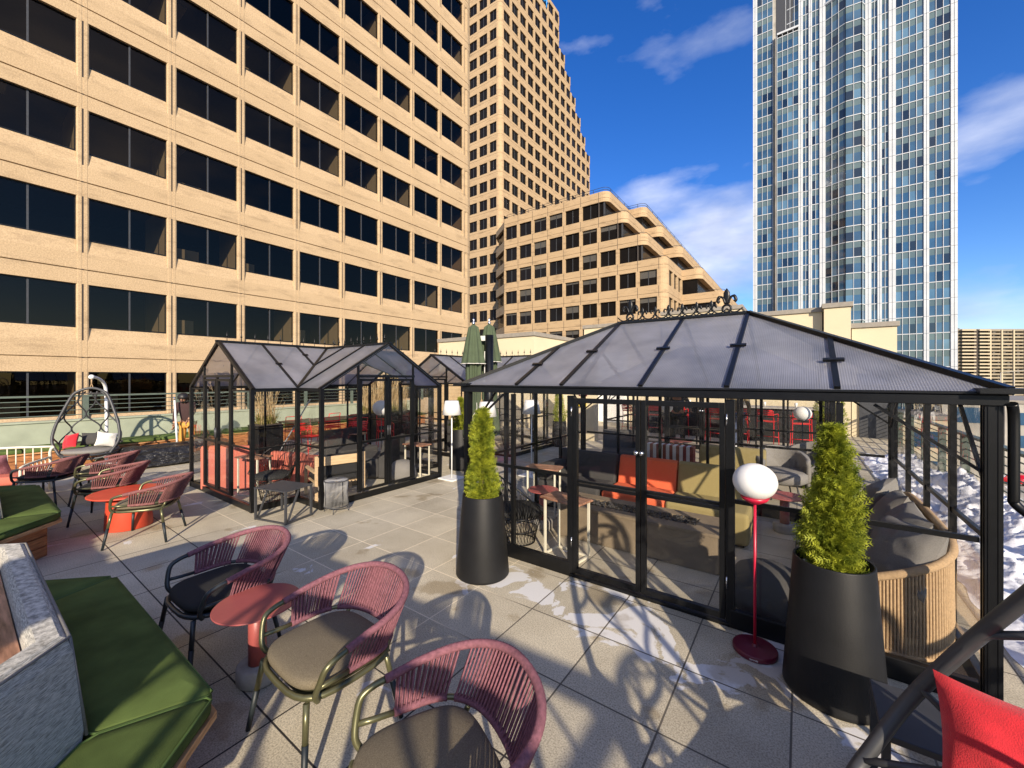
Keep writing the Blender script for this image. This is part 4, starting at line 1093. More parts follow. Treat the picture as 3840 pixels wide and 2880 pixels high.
# ---------------------------------------------------------------- T shaped glass house
def greenhouse(loc, label):
    t = thing('glass_house', loc, label, 'glasshouse', 'T shaped glass houses')
    hx, hy, wx, wy = 1.245, 1.85, 1.94, 1.2; EZ = 1.79; RZ = 2.53
    def P(name, mb, mt='black', **k): return mb.build(name, mt, t, **k)
    def pane(pts, mt='pane', nm='glass_pane', uv=None):
        m = MB(); m.add(pts, [tuple(range(len(pts)))], uvs=[uv] if uv else None); m.build(nm, mt, t)
    def post(x, y, z0=.12, z1=EZ, w=.025): m = MB(); m.bb(x-w, x+w, y-w, y+w, z0, z1); P('post', m)
    corners = [(-hx, -hy), (hx, -hy), (hx, -wy), (wx, -wy), (wx, wy), (hx, wy), (hx, hy), (-hx, hy)]
    for x, y in corners: post(x, y, .003, EZ, .026)
    # perimeter base, eave and mid rails
    b = MB(); e = MB()
    for i, (p, q) in enumerate(zip(corners, corners[1:]+corners[:1])):
        p = Vector((*p, 0)); q = Vector((*q, 0)); d = (q-p).normalized()*.034
        a_, b_ = p+d, q-d
        b.bar(a_+Vector((0, 0, .05)), b_+Vector((0, 0, .05)), .04, .09)
        e.bar(a_+Vector((0, 0, EZ-.02)), b_+Vector((0, 0, EZ-.02)), .05, .05) if i not in (0, 3, 6) else None
    P('base_rail', b); P('eave_rail', e)
    walls = {  # (start, end, inner post params, door span or None)
        0: [(-hx, -.61, .53, hx)], }
    def wall(p, q, cuts, door=None, mid=.91, top=EZ-.045):
        p = Vector((*p, 0)); q = Vector((*q, 0)); L_ = (q-p).length; d = (q-p)/L_
        ds = [0]+cuts+[L_]
        for k in cuts:
            c_ = p+d*k; hi = EZ-.045
            if door and door[0]-.01 <= k <= door[1]+.01: hi = 1.96
            m = MB(); m.bb(c_.x-.016, c_.x+.016, c_.y-.016, c_.y+.016, .123, hi); P('post', m)
        for k0, k1 in zip(ds, ds[1:]):
            a_, b_ = p+d*(k0+.022), p+d*(k1-.022)
            isd = door and k0 >= door[0]-.01 and k1 <= door[1]+.01
            hi = 1.935 if isd else top
            parent = t
            if isd:
                fr = MB()
                for z in (.145, mid, 1.915): fr.bar(a_+Vector((0, 0, z)), b_+Vector((0, 0, z)), .035, .04)
                fr.bar(a_+d*.02+Vector((0, 0, .15)), a_+d*.02+Vector((0, 0, 1.93)), .04, .035); fr.bar(b_-d*.02+Vector((0, 0, .15)), b_-d*.02+Vector((0, 0, 1.93)), .04, .035)
                parent = P('door', fr)
                m = MB(); hp = (b_ if k0 <= door[0]+.01 else a_); nrm = Vector((d.y, -d.x, 0))*.03
                m.cyl(hp+nrm+Vector((0, 0, .98)), hp+nrm+Vector((0, 0, 1.14)), .012, n=8); m.build('handle', 'dkgrey', parent)
            else:
                m = MB(); m.bar(a_+Vector((0, 0, mid)), b_+Vector((0, 0, mid)), .025, .025); P('middle_rail', m)
            for z0, z1 in ((.12, mid-.012), (mid+.012, hi)):
                m = MB(); m.add([tuple(a_+Vector((0, 0, z0))), tuple(b_+Vector((0, 0, z0))), tuple(b_+Vector((0, 0, z1))), tuple(a_+Vector((0, 0, z1)))], [(0, 1, 2, 3)]); m.build('glass_pane', 'pane', parent)
        if door:
            m = MB(); m.bar(p+d*(door[0]-.02)+Vector((0, 0, 1.975)), p+d*(door[1]+.02)+Vector((0, 0, 1.975)), .045, .04); P('lintel', m)
            for side in (0, 1):
                a_ = 0 if side == 0 else door[1]; b_ = door[0] if side == 0 else L_
                m = MB(); m.bar(p+d*(a_+.03)+Vector((0, 0, EZ-.03)), p+d*(b_-.03)+Vector((0, 0, EZ-.03)), .02, .02); P('gable_rail', m)
    wall((-hx, -hy), (hx, -hy), [.635, 1.205, 1.775], (.635, 1.775))
    wall((hx, -hy), (hx, -wy), []); wall((hx, -wy), (wx, -wy), [])
    wall((wx, -wy), (wx, wy), [.61, 1.18, 1.73], (.61, 1.73))
    wall((wx, wy), (hx, wy), []); wall((hx, wy), (hx, hy), [])
    wall((hx, hy), (-hx, hy), [.62, 1.245, 1.87]); wall((-hx, hy), (-hx, -hy), [.62, 1.23, 1.85, 2.47, 3.08])
    # gable glazing and rake bars
    def gable(f, half, d1, d2, hi=1.99):
        s = (RZ-EZ)/half
        zz = lambda u: EZ+(half-abs(u))*s-.02
        for poly in ([(d1, hi), (d2, hi), (d2, zz(d2)), (0, RZ-.02), (d1, zz(d1))],):
            pane([f(u, z) for u, z in poly])
        pane([f(-half+.03, EZ), f(d1-.02, EZ), f(d1-.02, zz(d1))]); pane([f(d2+.02, EZ), f(half-.03, EZ), f(d2+.02, zz(d2))])
        for a, b_ in (((-half-.03, EZ-.01), (0, RZ+.01)), ((half+.03, EZ-.01), (0, RZ+.01))):
            m = MB(); m.bar(f(*a), f(*b_), .045, .05); P('gable_rafter', m)
        for u in (d1, d2):
            m = MB(); m.bar(f(u, hi), f(u, zz(u)), .03, .03); P('post', m)
    gable(lambda u, z: (u, -hy, z), hx, -.61, .53); gable(lambda u, z: (u, hy, z), hx, -.6, .6, 1.82); gable(lambda u, z: (wx, u, z), wy, -.59, .53)
    # roof panels
    def rp(pts, uvd):
        uv = [(p[uvd], p[2]*1.5) for p in pts]; pane(pts, 'poly', 'roof_panel', uv)
    ys = [-hy+k*hy/3 for k in range(7)]
    for a, b_ in zip(ys, ys[1:]): rp([(-hx-.03, a, EZ), (-hx-.03, b_, EZ), (0, b_, RZ), (0, a, RZ)], 1)
    v = lambda y: abs(y)*hx/wy
    zr = lambda x: RZ-(RZ-EZ)*x/hx
    for s_ in (-1, 1):
        cuts = [hy, wy, .6, 0]
        for a, b_ in zip(cuts, cuts[1:]):
            xa, xb = (hx if a > wy-.01 else v(a)), (hx if b_ > wy-.01 else v(b_))
            rp([(xa, s_*a, zr(xa)), (xb, s_*b_, zr(xb)), (0, s_*b_, RZ), (0, s_*a, RZ)] if b_ > 0 else [(xa, s_*a, zr(xa)), (0, 0, RZ), (0, s_*a, RZ)], 1)
        # wing slopes: split along x
        zs = lambda y: RZ-(RZ-EZ)*abs(y)/wy
        rp([(hx, s_*wy, EZ), (wx+.03, s_*wy, EZ), (wx+.03, 0, RZ), (hx, 0, RZ)], 0)
        rp([(hx, s_*wy, EZ), (hx, 0, RZ), (.62, 0, RZ), (.62, s_*.6, zs(.6))], 0)
        rp([(.62, s_*.6, zs(.6)), (.62, 0, RZ), (0, 0, RZ)], 0)
        for y in (wy, .6):
            x0 = hx if y == wy else v(y); m = MB(); m.bar((x0, s_*y, zr(x0)+.012), (0, s_*y, RZ+.01), .03, .025); c_ = Vector((x0*.5, s_*y, zr(x0*.5)+.03)); m.box(c_, (.03, .1, .015), 0, 0, ry=math.atan2(RZ-EZ, hx)); P('rafter', m)
        for x in (1.245, .62):
            y0 = wy if x > 1 else .6; m = MB(); m.bar((x, s_*y0, zs(y0)+.012), (x, 0, RZ+.01), .03, .025); P('rafter', m)
        m = MB(); m.bar((hx+.01, s_*wy, EZ+.015), (0, 0, RZ+.01), .04, .025); P('valley_rafter', m)
    for y in ys[1:-1]: m = MB(); m.bar((-hx-.03, y, EZ+.012), (0, y, RZ+.01), .03, .025); P('rafter', m)
    m = MB(); m.bb(-.025, .025, -hy-.04, hy+.04, RZ, RZ+.035); m.bb(.03, wx+.05, -.024, .024, RZ+.001, RZ+.036); P('ridge_cap', m)
    def spike(x, y, ang):
        m = MB(); z = RZ+.036
        m.cyl((x, y, z), (x, y, z+.07), .005, n=6); m.lathe([(.001, .055), (.017, .06), (.012, .085), (.004, .125), (.0008, .165)], (x, y, z), 8)
        P('finial', m)
    for k in range(18): spike(0, -hy+.12+k*.21, 0)
    for k in range(9): spike(.22+k*.2, 0, 1)
    return t
GH = greenhouse((-7.685, 4.4, 0), 'near T shaped black framed glass house with spiked ridge left of centre')
GH2 = dup(GH, (-7.685, 9.05, 0), label='second T shaped glass house half hidden behind the first, beside the umbrellas')

# ---------------------------------------------------------------- rope armchair
def rope_chair(metal, cush, rope, label, group='mauve rope armchairs'):
    t = thing('rope_armchair', (0, 0, 0), label, 'armchair', group)
    FZ = .405
    for sx in (-1, 1):
        for sy in (-1, 1):
            top = Vector((sx*(.245 if sy < 0 else .225), sy*(.235 if sy < 0 else .215), FZ-.01)); ft = Vector((sx*(.32 if sy < 0 else .28), sy*.285, .003))
            m = MB(); k = top.lerp(ft, .42)
            m.tube([top, k], [.0155, .0145], 10); m.tube([k+(ft-k)*.001, ft], [.016, .0125], 10, mat=1)
            if sy > 0: m.tube([top, (sx*.222, .245, .44), (sx*.218, .262, .480)], .0130, 8)
            m.build('leg', [metal, 'foot'], t)
    m = MB(); m.tube([(x, y, FZ) for x, y in squircle(.288, .268, 28, 3.4)], .0155, 8, True)
    m.bb(-.245, .245, -.235, .235, FZ-.012, FZ-.002); m.build('seat_frame', metal, t)
    m = MB(); m.rings(cushion_rings(squircle(.280, .262, 36, 3.4), FZ+.012, FZ+.078, .03, .024)); m.build('cushion', cush, t, sub=1)
    # U shaped plan; u in [-1,1]
    def plan(u, k=1.0, back=0.0):
        A = .335*k; yc = .05; B = (.300+back)*k
        fl = .20; arc = math.pi*.5*math.sqrt((A*A+B*B)/2); tot = fl+arc; s = abs(u)*tot
        sg = 1 if u > 0 else -1
        if s > arc: return (sg*A, yc-(s-arc))
        a = s/arc*math.pi/2; p = .84
        return (sg*A*math.sin(a)**p, yc+B*math.cos(a)**p)
    def top(u):
        x, y = plan(u, 1.04, .06); a = abs(u); z = .728-.128*a**1.3
        return Vector((x, y, z))
    def bot(u):
        x, y = plan(u, .93, -.02); return Vector((x, y, .478+.004*abs(u)))
    us = [-1+2*i/60 for i in range(61)]
    U0 = .92
    # bare arm tubes at both ends
    for s_ in (-1, 1):
        e = top(s_*U0)
        pts = catmull([e, top(s_*.985), (s_*.343, -.190, .575), (s_*.325, -.212, .51), (s_*.300, -.22, .445), (s_*.284, -.2, FZ)], 5)
        m = MB(); m.tube(pts, .0150, 10)
        b_ = bot(s_*.84); m.tube([(s_*.318, -.212, .488), (s_*.315, -.15, .484), tuple(b_)], .0125, 8); m.build('arm_tube', metal, t)
    m = MB(); m.tube([bot(u*.84) for u in us], .0125, 8); m.build('back_rail', metal, t)
    rp = MB()
    segs = [(-.86, -.50, 12), (-.44, .44, 31), (.50, .86, 12)]
    # wrapped top rail with a cord texture from stacked rings
    pts = [top(U0*u) for u in [-1+2*i/150 for i in range(151)]]
    rp.tube(pts, [.0185+.0014*(i % 2) for i in range(151)], 10)
    for a, b_, n in segs:
        lo = [bot(lerp(a, b_, i/(2*n))) for i in range(2*n+1)]
        rp.tube(lo, [.0165+.0012*(i % 2) for i in range(2*n+1)], 8)
        for i in range(n):
            u = lerp(a, b_, (i+.5)/n); p = top(u*1.0); q = bot(u)
            mid = (p+q)/2; tan = (bot(u+.01)-bot(u-.01)).normalized(); nrm = Vector((tan.y, -tan.x, 0))*.008
            for sgn in (-1, 1):
                off = nrm*sgn*1.2+tan*sgn*.0012
                rp.tube([p+off-Vector((0, 0, .012)), q+off+Vector((0, 0, .01))], .0052, 5, caps=False)
    rp.build('rope_back', rope, t)
    return t
RC = rope_chair('olive_metal', 'taupe', 'rope', 'mauve rope armchair with taupe cushion, in the middle beside the small coral table')
RC.location = (-2.15, 1.235, 0); RC.rotation_euler = (0, 0, R(-2))
c = dup(RC, (-1.14, 1.05, 0), R(-26), 'mauve rope armchair with taupe cushion cut off by the bottom edge of the photo')
c = dup(RC, (-3.40, 1.14, 0), R(1), 'mauve rope armchair with charcoal cushion, left of the small coral table'); swap(c, 'taupe', 'charcoal'); swap(c, 'olive_metal', 'char_metal')
c = dup(RC, (-6.50, 1.42, 0), R(-34), 'faded rope armchair with taupe cushion in front of the red orange table'); swap(c, 'rope', 'rope2'); RCF = c
c = dup(RCF, (-7.90, 1.30, 0), R(-28), 'faded rope armchair with black cushion just left of the red orange table'); swap(c, 'taupe', 'charcoal'); CC = c
c = dup(CC, (-9.15, 1.45, 0), R(-26), 'faded rope armchair with black cushion, second behind the red orange table')
c = dup(CC, (-9.48, .90, 0), R(-40), 'faded rope armchair with black cushion beside the cream metal sofa'); swap(c, 'olive_metal', 'char_metal')

# ---------------------------------------------------------------- coral tables
def coral_table(loc, h, r, label, base=True, col='coral', rz=0, group='small coral pedestal tables'):
    t = thing('side_table', loc, label, 'table', group, rz)
    m = MB(); m.lathe([(r*.96, h-.012), (r, h-.007), (r, h-.002), (r*.985, h)], n=56); m.build('table_top', col, t)
    m = MB(); m.cyl((0, 0, .10), (0, 0, h-.013), .052, n=24); m.build('column', col, t)
    m = MB(); m.lathe([(.103, 0.002), (.11, .012), (.11, .10), (.10, .112), (.02, .114)], n=32, sx=1.15); m.build('base', 'concrete', t)
    return t
coral_table((-2.85, 1.16, 0), .50, .245, 'small round coral table with concrete foot between the near rope chairs', rz=R(20))
coral_table((-.16, 6.15, 0), .46, .23, 'round coral table with concrete foot inside the big pavilion near its back wall')
coral_table((-2.72, 4.5, 0), .50, .2, 'round coral table behind the black wire chair in the big pavilion')
coral_table((-2.34, 9.76, 0), .52, .36, 'round coral table seen through the pavilion beyond the striped bench')
t = thing('drum_table', (-7.17, 1.38, 0), 'red orange round table on a wide drum pedestal among the left rope chairs', 'table')
m = MB(); m.lathe([(.385, .44), (.4, .447), (.4, .456), (.39, .462)], n=64); m.build('table_top', 'orange', t)
m = MB(); m.lathe([(.235, .003), (.24, .01), (.215, .43), (.21, .439)], n=48); m.build('pedestal', 'orange', t)

# ---------------------------------------------------------------- octagonal green benches
def island(loc, label):
    t = thing('island_bench', loc, label, 'bench', 'green cushioned island benches')
    X0, X1, Y1, Y0b, c_ = -4.19, -2.235, .73, -1.55, .52     # top edge runs X0..X1 at Y1, then splays
    def outl(ins, cc=0):
        k = ins*.414
        return [(X0-c_+ins-0, Y1-c_-k), (X0+k, Y1-ins), (X1-k, Y1-ins), (X1+c_-ins, Y1-c_-k), (X1+c_-ins, Y0b+c_+k), (X1-k, Y0b+ins), (X0+k, Y0b+ins), (X0-c_+ins, Y0b+c_+k)]
    o0 = outl(0); oi = outl(.40)
    n = 8
    zc0, zc1 = .385, .465
    for i in range(n):
        a, b_, c2, d = o0[i], o0[(i+1) % n], oi[(i+1) % n], oi[i]
        poly = [a, b_, c2, d]
        # subdivide the outline for soft edges
        out = []
        cx = sum(p[0] for p in poly)/4; cy = sum(p[1] for p in poly)/4
        for j in range(4):
            p, q = poly[j], poly[(j+1) % 4]; L_ = math.hypot(q[0]-p[0], q[1]-p[1]); f0 = min(.03/L_, .3)
            for f in (f0, .25, .5, .75, 1-f0): out.append((lerp(p[0], q[0], f), lerp(p[1], q[1], f)))
        out = [(cx+(x-cx)*.992, cy+(y-cy)*.992) for x, y in out]
        m = MB(); m.rings(cushion_rings(out, zc0, zc1, .022, .012)); cu = m.build('seat_cushion', 'green', t)
        m = MB(); m.tube([(cx+(x-cx)*1.0, cy+(y-cy)*1.0, zc1-.008) for x, y in out], .006, 6, True); m.build('piping', 'green_pipe', cu)
    m = MB(); o1 = outl(-.005); m.prism(o1[::-1], .345, .383); m.build('seat_trim', 'wood_lt', t, bevel=.004)
    m = MB()
    o2 = outl(.10)
    for k in range(3): m.prism(outl(.10 if True else 0)[::-1], .004+k*.113, .004+k*.113+.107)
    m.prism(outl(.115)[::-1], .003, .342, 1); m.build('plank_base', ['wood', 'joint'], t, bevel=.003)
    # upholstered backrest ring leaning inwards, walnut coloured deck inside
    bo = outl(.405); bi = outl(.46); ti = outl(.555)
    def mk(o, z): return [(x, y, z) for x, y in o]
    m = MB()
    m.rings([mk(outl(.41), .44), mk(outl(.402), .50), mk(outl(.415), .66), mk(outl(.432), .84), mk(outl(.445), .885), mk(outl(.47), .905), mk(outl(.53), .905), mk(outl(.553), .888), mk(outl(.56), .80)], smooth=False)
    m.build('backrest', 'heather', t, bevel=.012, seg=3)
    m = MB()
    for i in range(8):
        p0 = outl(.398)[i]; p1 = outl(.443)[i]; m.tube([(p0[0], p0[1], .47), (p1[0], p1[1], .89)], .006, 6)
    m.tube(mk(outl(.444), .893), .006, 6, True); m.build('seam', 'grey_f', t)
    m = MB(); q = outl(.562)
    x0 = min(p[0] for p in q); x1 = max(p[0] for p in q)
    m.prism(q[::-1], .78, .845); m.build('deck', 'wood_top', t)
    return t
ISL = island((0, 0, 0), 'near green cushioned island bench with heathered grey backrest in the bottom left corner')
dup(ISL, (-4.44, 0, 0), label='farther green cushioned island bench at the left edge in front of the chairs')

# ---------------------------------------------------------------- conical planters with arborvitae
def cedar_mesh(h, r, seed, n=5200, prof=None, leaf=.042):
    rnd = random.Random(seed); m = MB()
    PR = prof or [(0, .74), (.08, .9), (.2, 1.0), (.33, .90), (.46, .72), (.6, .66), (.75, .56), (.88, .34), (.96, .14), (1.001, .03)]
    def rad(f):
        for (a, p), (b, q) in zip(PR, PR[1:]):
            if f <= b: return r*(p+(q-p)*(f-a)/(b-a))
        return .02
    lumps = [(rnd.uniform(0, 6.28), rnd.uniform(.05, .9), rnd.uniform(.16, .4), rnd.uniform(-.34, .22)) for _ in range(46)]
    for i in range(n):
        f = rnd.random()**1.25; th = rnd.uniform(0, 2*math.pi)
        R_ = rad(f)
        for (a, zf, w, am) in lumps:
            da = (th-a+math.pi) % (2*math.pi)-math.pi
            R_ *= 1+am*math.exp(-(da*da)/(w*w*4)-((f-zf)**2)/(w*w*.12))
        dd = rnd.random(); rr = R_*(1-.75*dd**1.6)+rnd.gauss(0, .008)
        p = Vector((rr*math.cos(th), rr*math.sin(th), f*h))
        out = (Vector((math.cos(th), math.sin(th), rnd.uniform(.1, 1.3)))+Vector((rnd.gauss(0, .55), rnd.gauss(0, .55), rnd.gauss(0, .35)))).normalized()
        side = out.cross(Vector((rnd.gauss(0, 1), rnd.gauss(0, 1), rnd.gauss(0, 1)))).normalized()
        L_ = leaf*rnd.uniform(.7, 1.5); vs = []; fs = []
        tip = p+out*L_*1.3
        w = L_*.17
        # a flat feathery spray: spine and three pairs of fingers
        vs += [p-side*w*.4, p+side*w*.4, tip]; fs.append((0, 1, 2))
        for k, q in enumerate((.2, .45, .7)):
            b = p.lerp(tip, q)
            for s_ in (-1, 1):
                e = b+(out*.75+side*s_).normalized()*L_*(.75-.5*q); o_ = len(vs)
                vs += [b-out*w*.5, b+out*w*.5, e]; fs.append((o_, o_+1, o_+2))
        m.add(vs, fs)
    return m
SHRUB = {3: 'bright green arborvitae in the left planter of the big pavilion', 8: 'bushy yellow green arborvitae beside the red globe lamp', 5: 'slim arborvitae before the cream wall inside the view of the panes',
         6: 'dark green arborvitae at the far end near the bar stools', 9: 'round arborvitae behind the white floor lamp between the glass houses'}
def cone_planter(loc, label, seed, h=.76, ch=.90, cr=.21, n=5200, rb=.275, rt=.212, prof=None, group='black conical planters'):
    t = thing('cone_planter', loc, label, 'planter', group)
    m = MB(); m.lathe([(rb*.97, .002), (rb, .012), (rb*.995, .03), (rt, h-.006), (rt-.002, h), (rt-.012, h), (rt-.014, h-.006), (rt-.012, h-.085)], n=64, cap=False)
    m.build('pot', 'planter', t)
    m = MB(); m.lathe([(.0, 0), (rt-.013, 0)], (0, 0, h-.075), 32, cap=False); rnd = random.Random(seed)
    for k in range(34):
        a = rnd.uniform(0, 6.28); r_ = (rt-.04)*math.sqrt(rnd.random()); m.sphere((r_*math.cos(a), r_*math.sin(a), h-.068), rnd.uniform(.012, .03), 8, 6, 1 if rnd.random() < .55 else 0, sz=.6)
    m.build('soil', ['soil', 'stone'], t)
    if ch:
        tr = thing('arborvitae', (loc[0], loc[1], h-.075), SHRUB[seed], 'shrub', 'potted arborvitae')
        m = MB(); m.cyl((0, 0, 0), (0, 0, ch*.35), .012, .004, 8); m.build('trunk', 'bark', tr)
        cedar_mesh(ch, cr, seed, n, prof).build('crown', 'cedar', tr)
    return t
cone_planter((-2.585, 3.11, 0), 'black conical planter standing at the left front corner of the big pavilion', 3, h=.79, ch=.91, cr=.145, n=4600, rb=.265, rt=.20)
cone_planter((.165, 3.20, 0), 'large black conical planter beside the red globe lamp', 8, h=.82, ch=.88, cr=.137, n=5600, rb=.262, rt=.205, prof=[(0, .66), (.1, .86), (.25, 1.0), (.42, .88), (.55, .80), (.68, .58), (.82, .48), (.93, .2), (1.001, .03)])
cone_planter((-5.62, 10.2, 0), 'slim black planter against the cream wall, seen through the pavilion', 5, h=.72, ch=.95, cr=.17, n=2200, rb=.22, rt=.19)
cone_planter((.56, 11.6, 0), 'tall black planter at the far end near the red bar stools', 6, h=.8, ch=1.35, cr=.32, n=3000, rb=.25, rt=.24)
cone_planter((-5.95, 6.42, 0), 'black planter between the two glass houses behind the white lamp', 9, h=.86, ch=.72, cr=.22, n=2600, rb=.25, rt=.22)

# ---------------------------------------------------------------- lamps
def globe_lamp(loc, label, red=True, h=1.34, gr=.14):
    t = thing('globe_floor_lamp', loc, label, 'floor lamp', 'globe floor lamps')
    c1, c2 = ('red_m', 'wine') if red else ('dkgrey', 'black')
    m = MB(); m.lathe([(.135, .003), (.14, .008), (.14, .034), (.135, .040), (.02, .042), (.014, .06)], n=48); m.build('base', c2, t, bevel=.002)
    m = MB(); m.cyl((0, 0, .042), (0, 0, h-2*gr*.95-.02), .0095, n=14); m.build('pole', c1, t)
    m = MB(); z = h-2*gr*.92; m.lathe([(.012, z-.035), (.03, z-.03), (.075, z-.004), (.092, z+.022)], n=32); m.build('cup', c1, t)
    m = MB(); m.sphere((0, 0, h-gr*.92), gr, 36, 22, sz=.9); m.build('globe', 'shade', t)
    return t
rl_ = globe_lamp((-.262, 3.335, 0), 'crimson floor lamp with white globe left of the large planter')
def txt(s, loc, size, mt, parent, rot, name='lettering'):
    cu = bpy.data.curves.new(name, 'FONT'); cu.body = s; cu.size = size; cu.extrude = .0006; cu.align_x = 'CENTER'
    o = bpy.data.objects.new(name, cu); COL.objects.link(o)
    dg = bpy.context.evaluated_depsgraph_get(); me = bpy.data.meshes.new_from_object(o.evaluated_get(dg)); bpy.data.objects.remove(o)
    o = bpy.data.objects.new(name, me); me.materials.append(M[mt]); COL.objects.link(o); o.parent = parent; o.location = loc; o.rotation_euler = rot; return o
# small white maker's mark on the rim of the lamp base, as in the photo
a_ = R(-88); txt('fermob', (.1415*math.cos(a_), .1415*math.sin(a_), .015), .017, 'white', rl_, (R(90), 0, a_+R(90)))
globe_lamp((.04, 10.7, 0), 'globe lamp on dark pole seen through the pavilion beside the red bar stools', False, gr=.17)
globe_lamp((-2.85, 10.9, 0), 'globe lamp on dark pole in front of the person in the navy jacket', False, gr=.17)
globe_lamp((-7.52, 5.56, 0), 'globe lamp standing inside the near glass house', False, 1.46, gr=.19)
def shade_lamp(loc, label):
    t = thing('shade_floor_lamp', loc, label, 'floor lamp', 'white square based floor lamps')
    m = MB(); m.bb(-.19, .19, -.19, .19, .003, .028); m.build('base', 'white', t, bevel=.006)
    m = MB(); m.cyl((0, 0, .028), (0, 0, 1.27), .013, n=12); m.build('pole', 'white', t)
    m = MB(); m.lathe([(.185, 1.24), (.13, 1.505), (.12, 1.508), (.02, 1.509)], n=40); m.build('lamp_shade', 'shade', t); return t
shade_lamp((-5.48, 5.66, 0), 'white floor lamp with tapered shade in the gap between the glass house and the pavilion')
shade_lamp((-4.70, 5.78, 0), 'white shaded floor lamp directly behind the left planter shrub')
shade_lamp((-4.35, 6.75, 0), 'white shaded floor lamp seen through the left end of the pavilion')

# ---------------------------------------------------------------- egg swing chairs
def egg_chair(loc, rz, label, pillows, lean=.34):
    t = thing('swing_chair', loc, label, 'swing chair', 'hanging lattice egg chairs', rz)
    ZB, ZT = .42, 1.70
    WZ = [.30, .45, .60, .76, 1.0, 1.25, 1.5, 1.65, 1.73]; WW = [.34, .44, .515, .53, .49, .41, .32, .235, .10]
    def Wd(z):
        for a, b_, p, q in zip(WZ, WZ[1:], WW, WW[1:]):
            if z <= b_: return p+(q-p)*max(0, (z-a))/(b_-a)
        return .14
    def Dp(z):
        f = max(0, (z-ZB)/(ZT-ZB)); return .46*(1-.80*f**1.3)
    fr = MB()
    loop = []
    for s_ in (-1, 1):
        zz = [.34, .45, .60, .76, 1.0, 1.25, 1.5, 1.64]
        if s_ > 0: zz = zz[::-1]
        for z in zz: loop.append((s_*Wd(z), -lean*(1.73-z)/1.4, z))
        if s_ < 0: loop += [(-.07, .02, 1.725), (.07, .02, 1.725)]
        else: loop += [(.22, -lean*1.0-.02, .28), (-.22, -lean*1.0-.02, .28)]
    fr.tube(catmull(loop, 5, True), .026, 12, True)
    fr.tube([(.46*math.cos(a), .40*math.sin(a)-.03, .37) for a in [2*math.pi*i/40 for i in range(40)]], .017, 8, True)
    fr.tube([(.30*math.cos(a), .25*math.sin(a), .27) for a in [2*math.pi*i/32 for i in range(32)]], .016, 8, True)
    fr.tube([(.475*math.sin(a), .02+.44*math.cos(a), .56) for a in [R(-90+180*i/24) for i in range(25)]], .015, 8)
    for k in range(10):
        a = 2*math.pi*k/10; fr.tube(catmull([(.46*math.cos(a), .40*math.sin(a)-.03, .37), (.39*math.cos(a), .33*math.sin(a), .29), (.30*math.cos(a), .25*math.sin(a), .27)], 4), .012, 6)
    fr.build('frame', 'dkgrey', t)
    la = MB()
    n = 7
    for j in range(n+1):
        for ph in (0, 1):
            pts = []
            for i in range(33):
                z = .40+(1.66-.40)*i/32; a0 = -90+180*j/n; amp = 180/n*.5*math.sin(math.pi*2*(z-.40)/.62+math.pi*ph)
                a = R(max(-104, min(104, a0+(amp if 0 <= j <= n else 0)))); a = max(-math.pi/2, min(math.pi/2, a)); ly = -lean*(1.73-z)/1.4; pts.append(((Wd(z)-.01)*math.sin(a), ly+(Dp(z)-ly)*math.cos(a), z))
            if (j+ph) % 2 == 0: la.tube(pts, .0145, 6)
    la.tube([((Wd(1.62))*math.sin(R(a)), Dp(1.62)*math.cos(R(a)), 1.62) for a in range(-90, 91, 10)], .012, 6)
    la.build('back_lattice', 'dkgrey', t)
    m = MB(); m.rings(cushion_rings(squircle(.43, .37, 40, 2.4), .38, .46, .04, .02)); m.build('seat_cushion', 'grey_f', t)
    m = MB(); m.tube([(-.03, .02, 1.72), (0, .02, 1.84), (.03, .02, 1.72)], .012, 6); m.cyl((0, .02, 1.82), (0, .02, 1.95), .013, n=8); m.build('hanging_strap', 'rattan', t)
    m = MB(); m.tube(catmull([(0, .60, .05), (0, .60, .9), (0, .58, 1.6), (0, .5, 1.82), (0, .3, 1.93), (0, .08, 1.97), (0, .02, 1.96)], 6), .03, 12); m.sphere((0, .02, 1.97), .05, 14, 10)
    m.build('stand_pole', 'white', t)
    m = MB()
    for a in (-60, 0, 60, 180): m.bar((0, .6, .03), (.55*math.sin(R(a)), .6-.62*math.cos(R(a)) if a != 180 else .95, .02), .06, .035)
    m.build('stand_base', 'white', t)
    for (px, py, pz, w, h, tilt, yaw, roll, mt, lab) in pillows:
        c_ = math.cos(rz); s_ = math.sin(rz)
        pil((loc[0]+px*c_-py*s_, loc[1]+px*s_+py*c_, pz), w, h, .14, tilt, rz+yaw, roll, mt, lab)
    return t
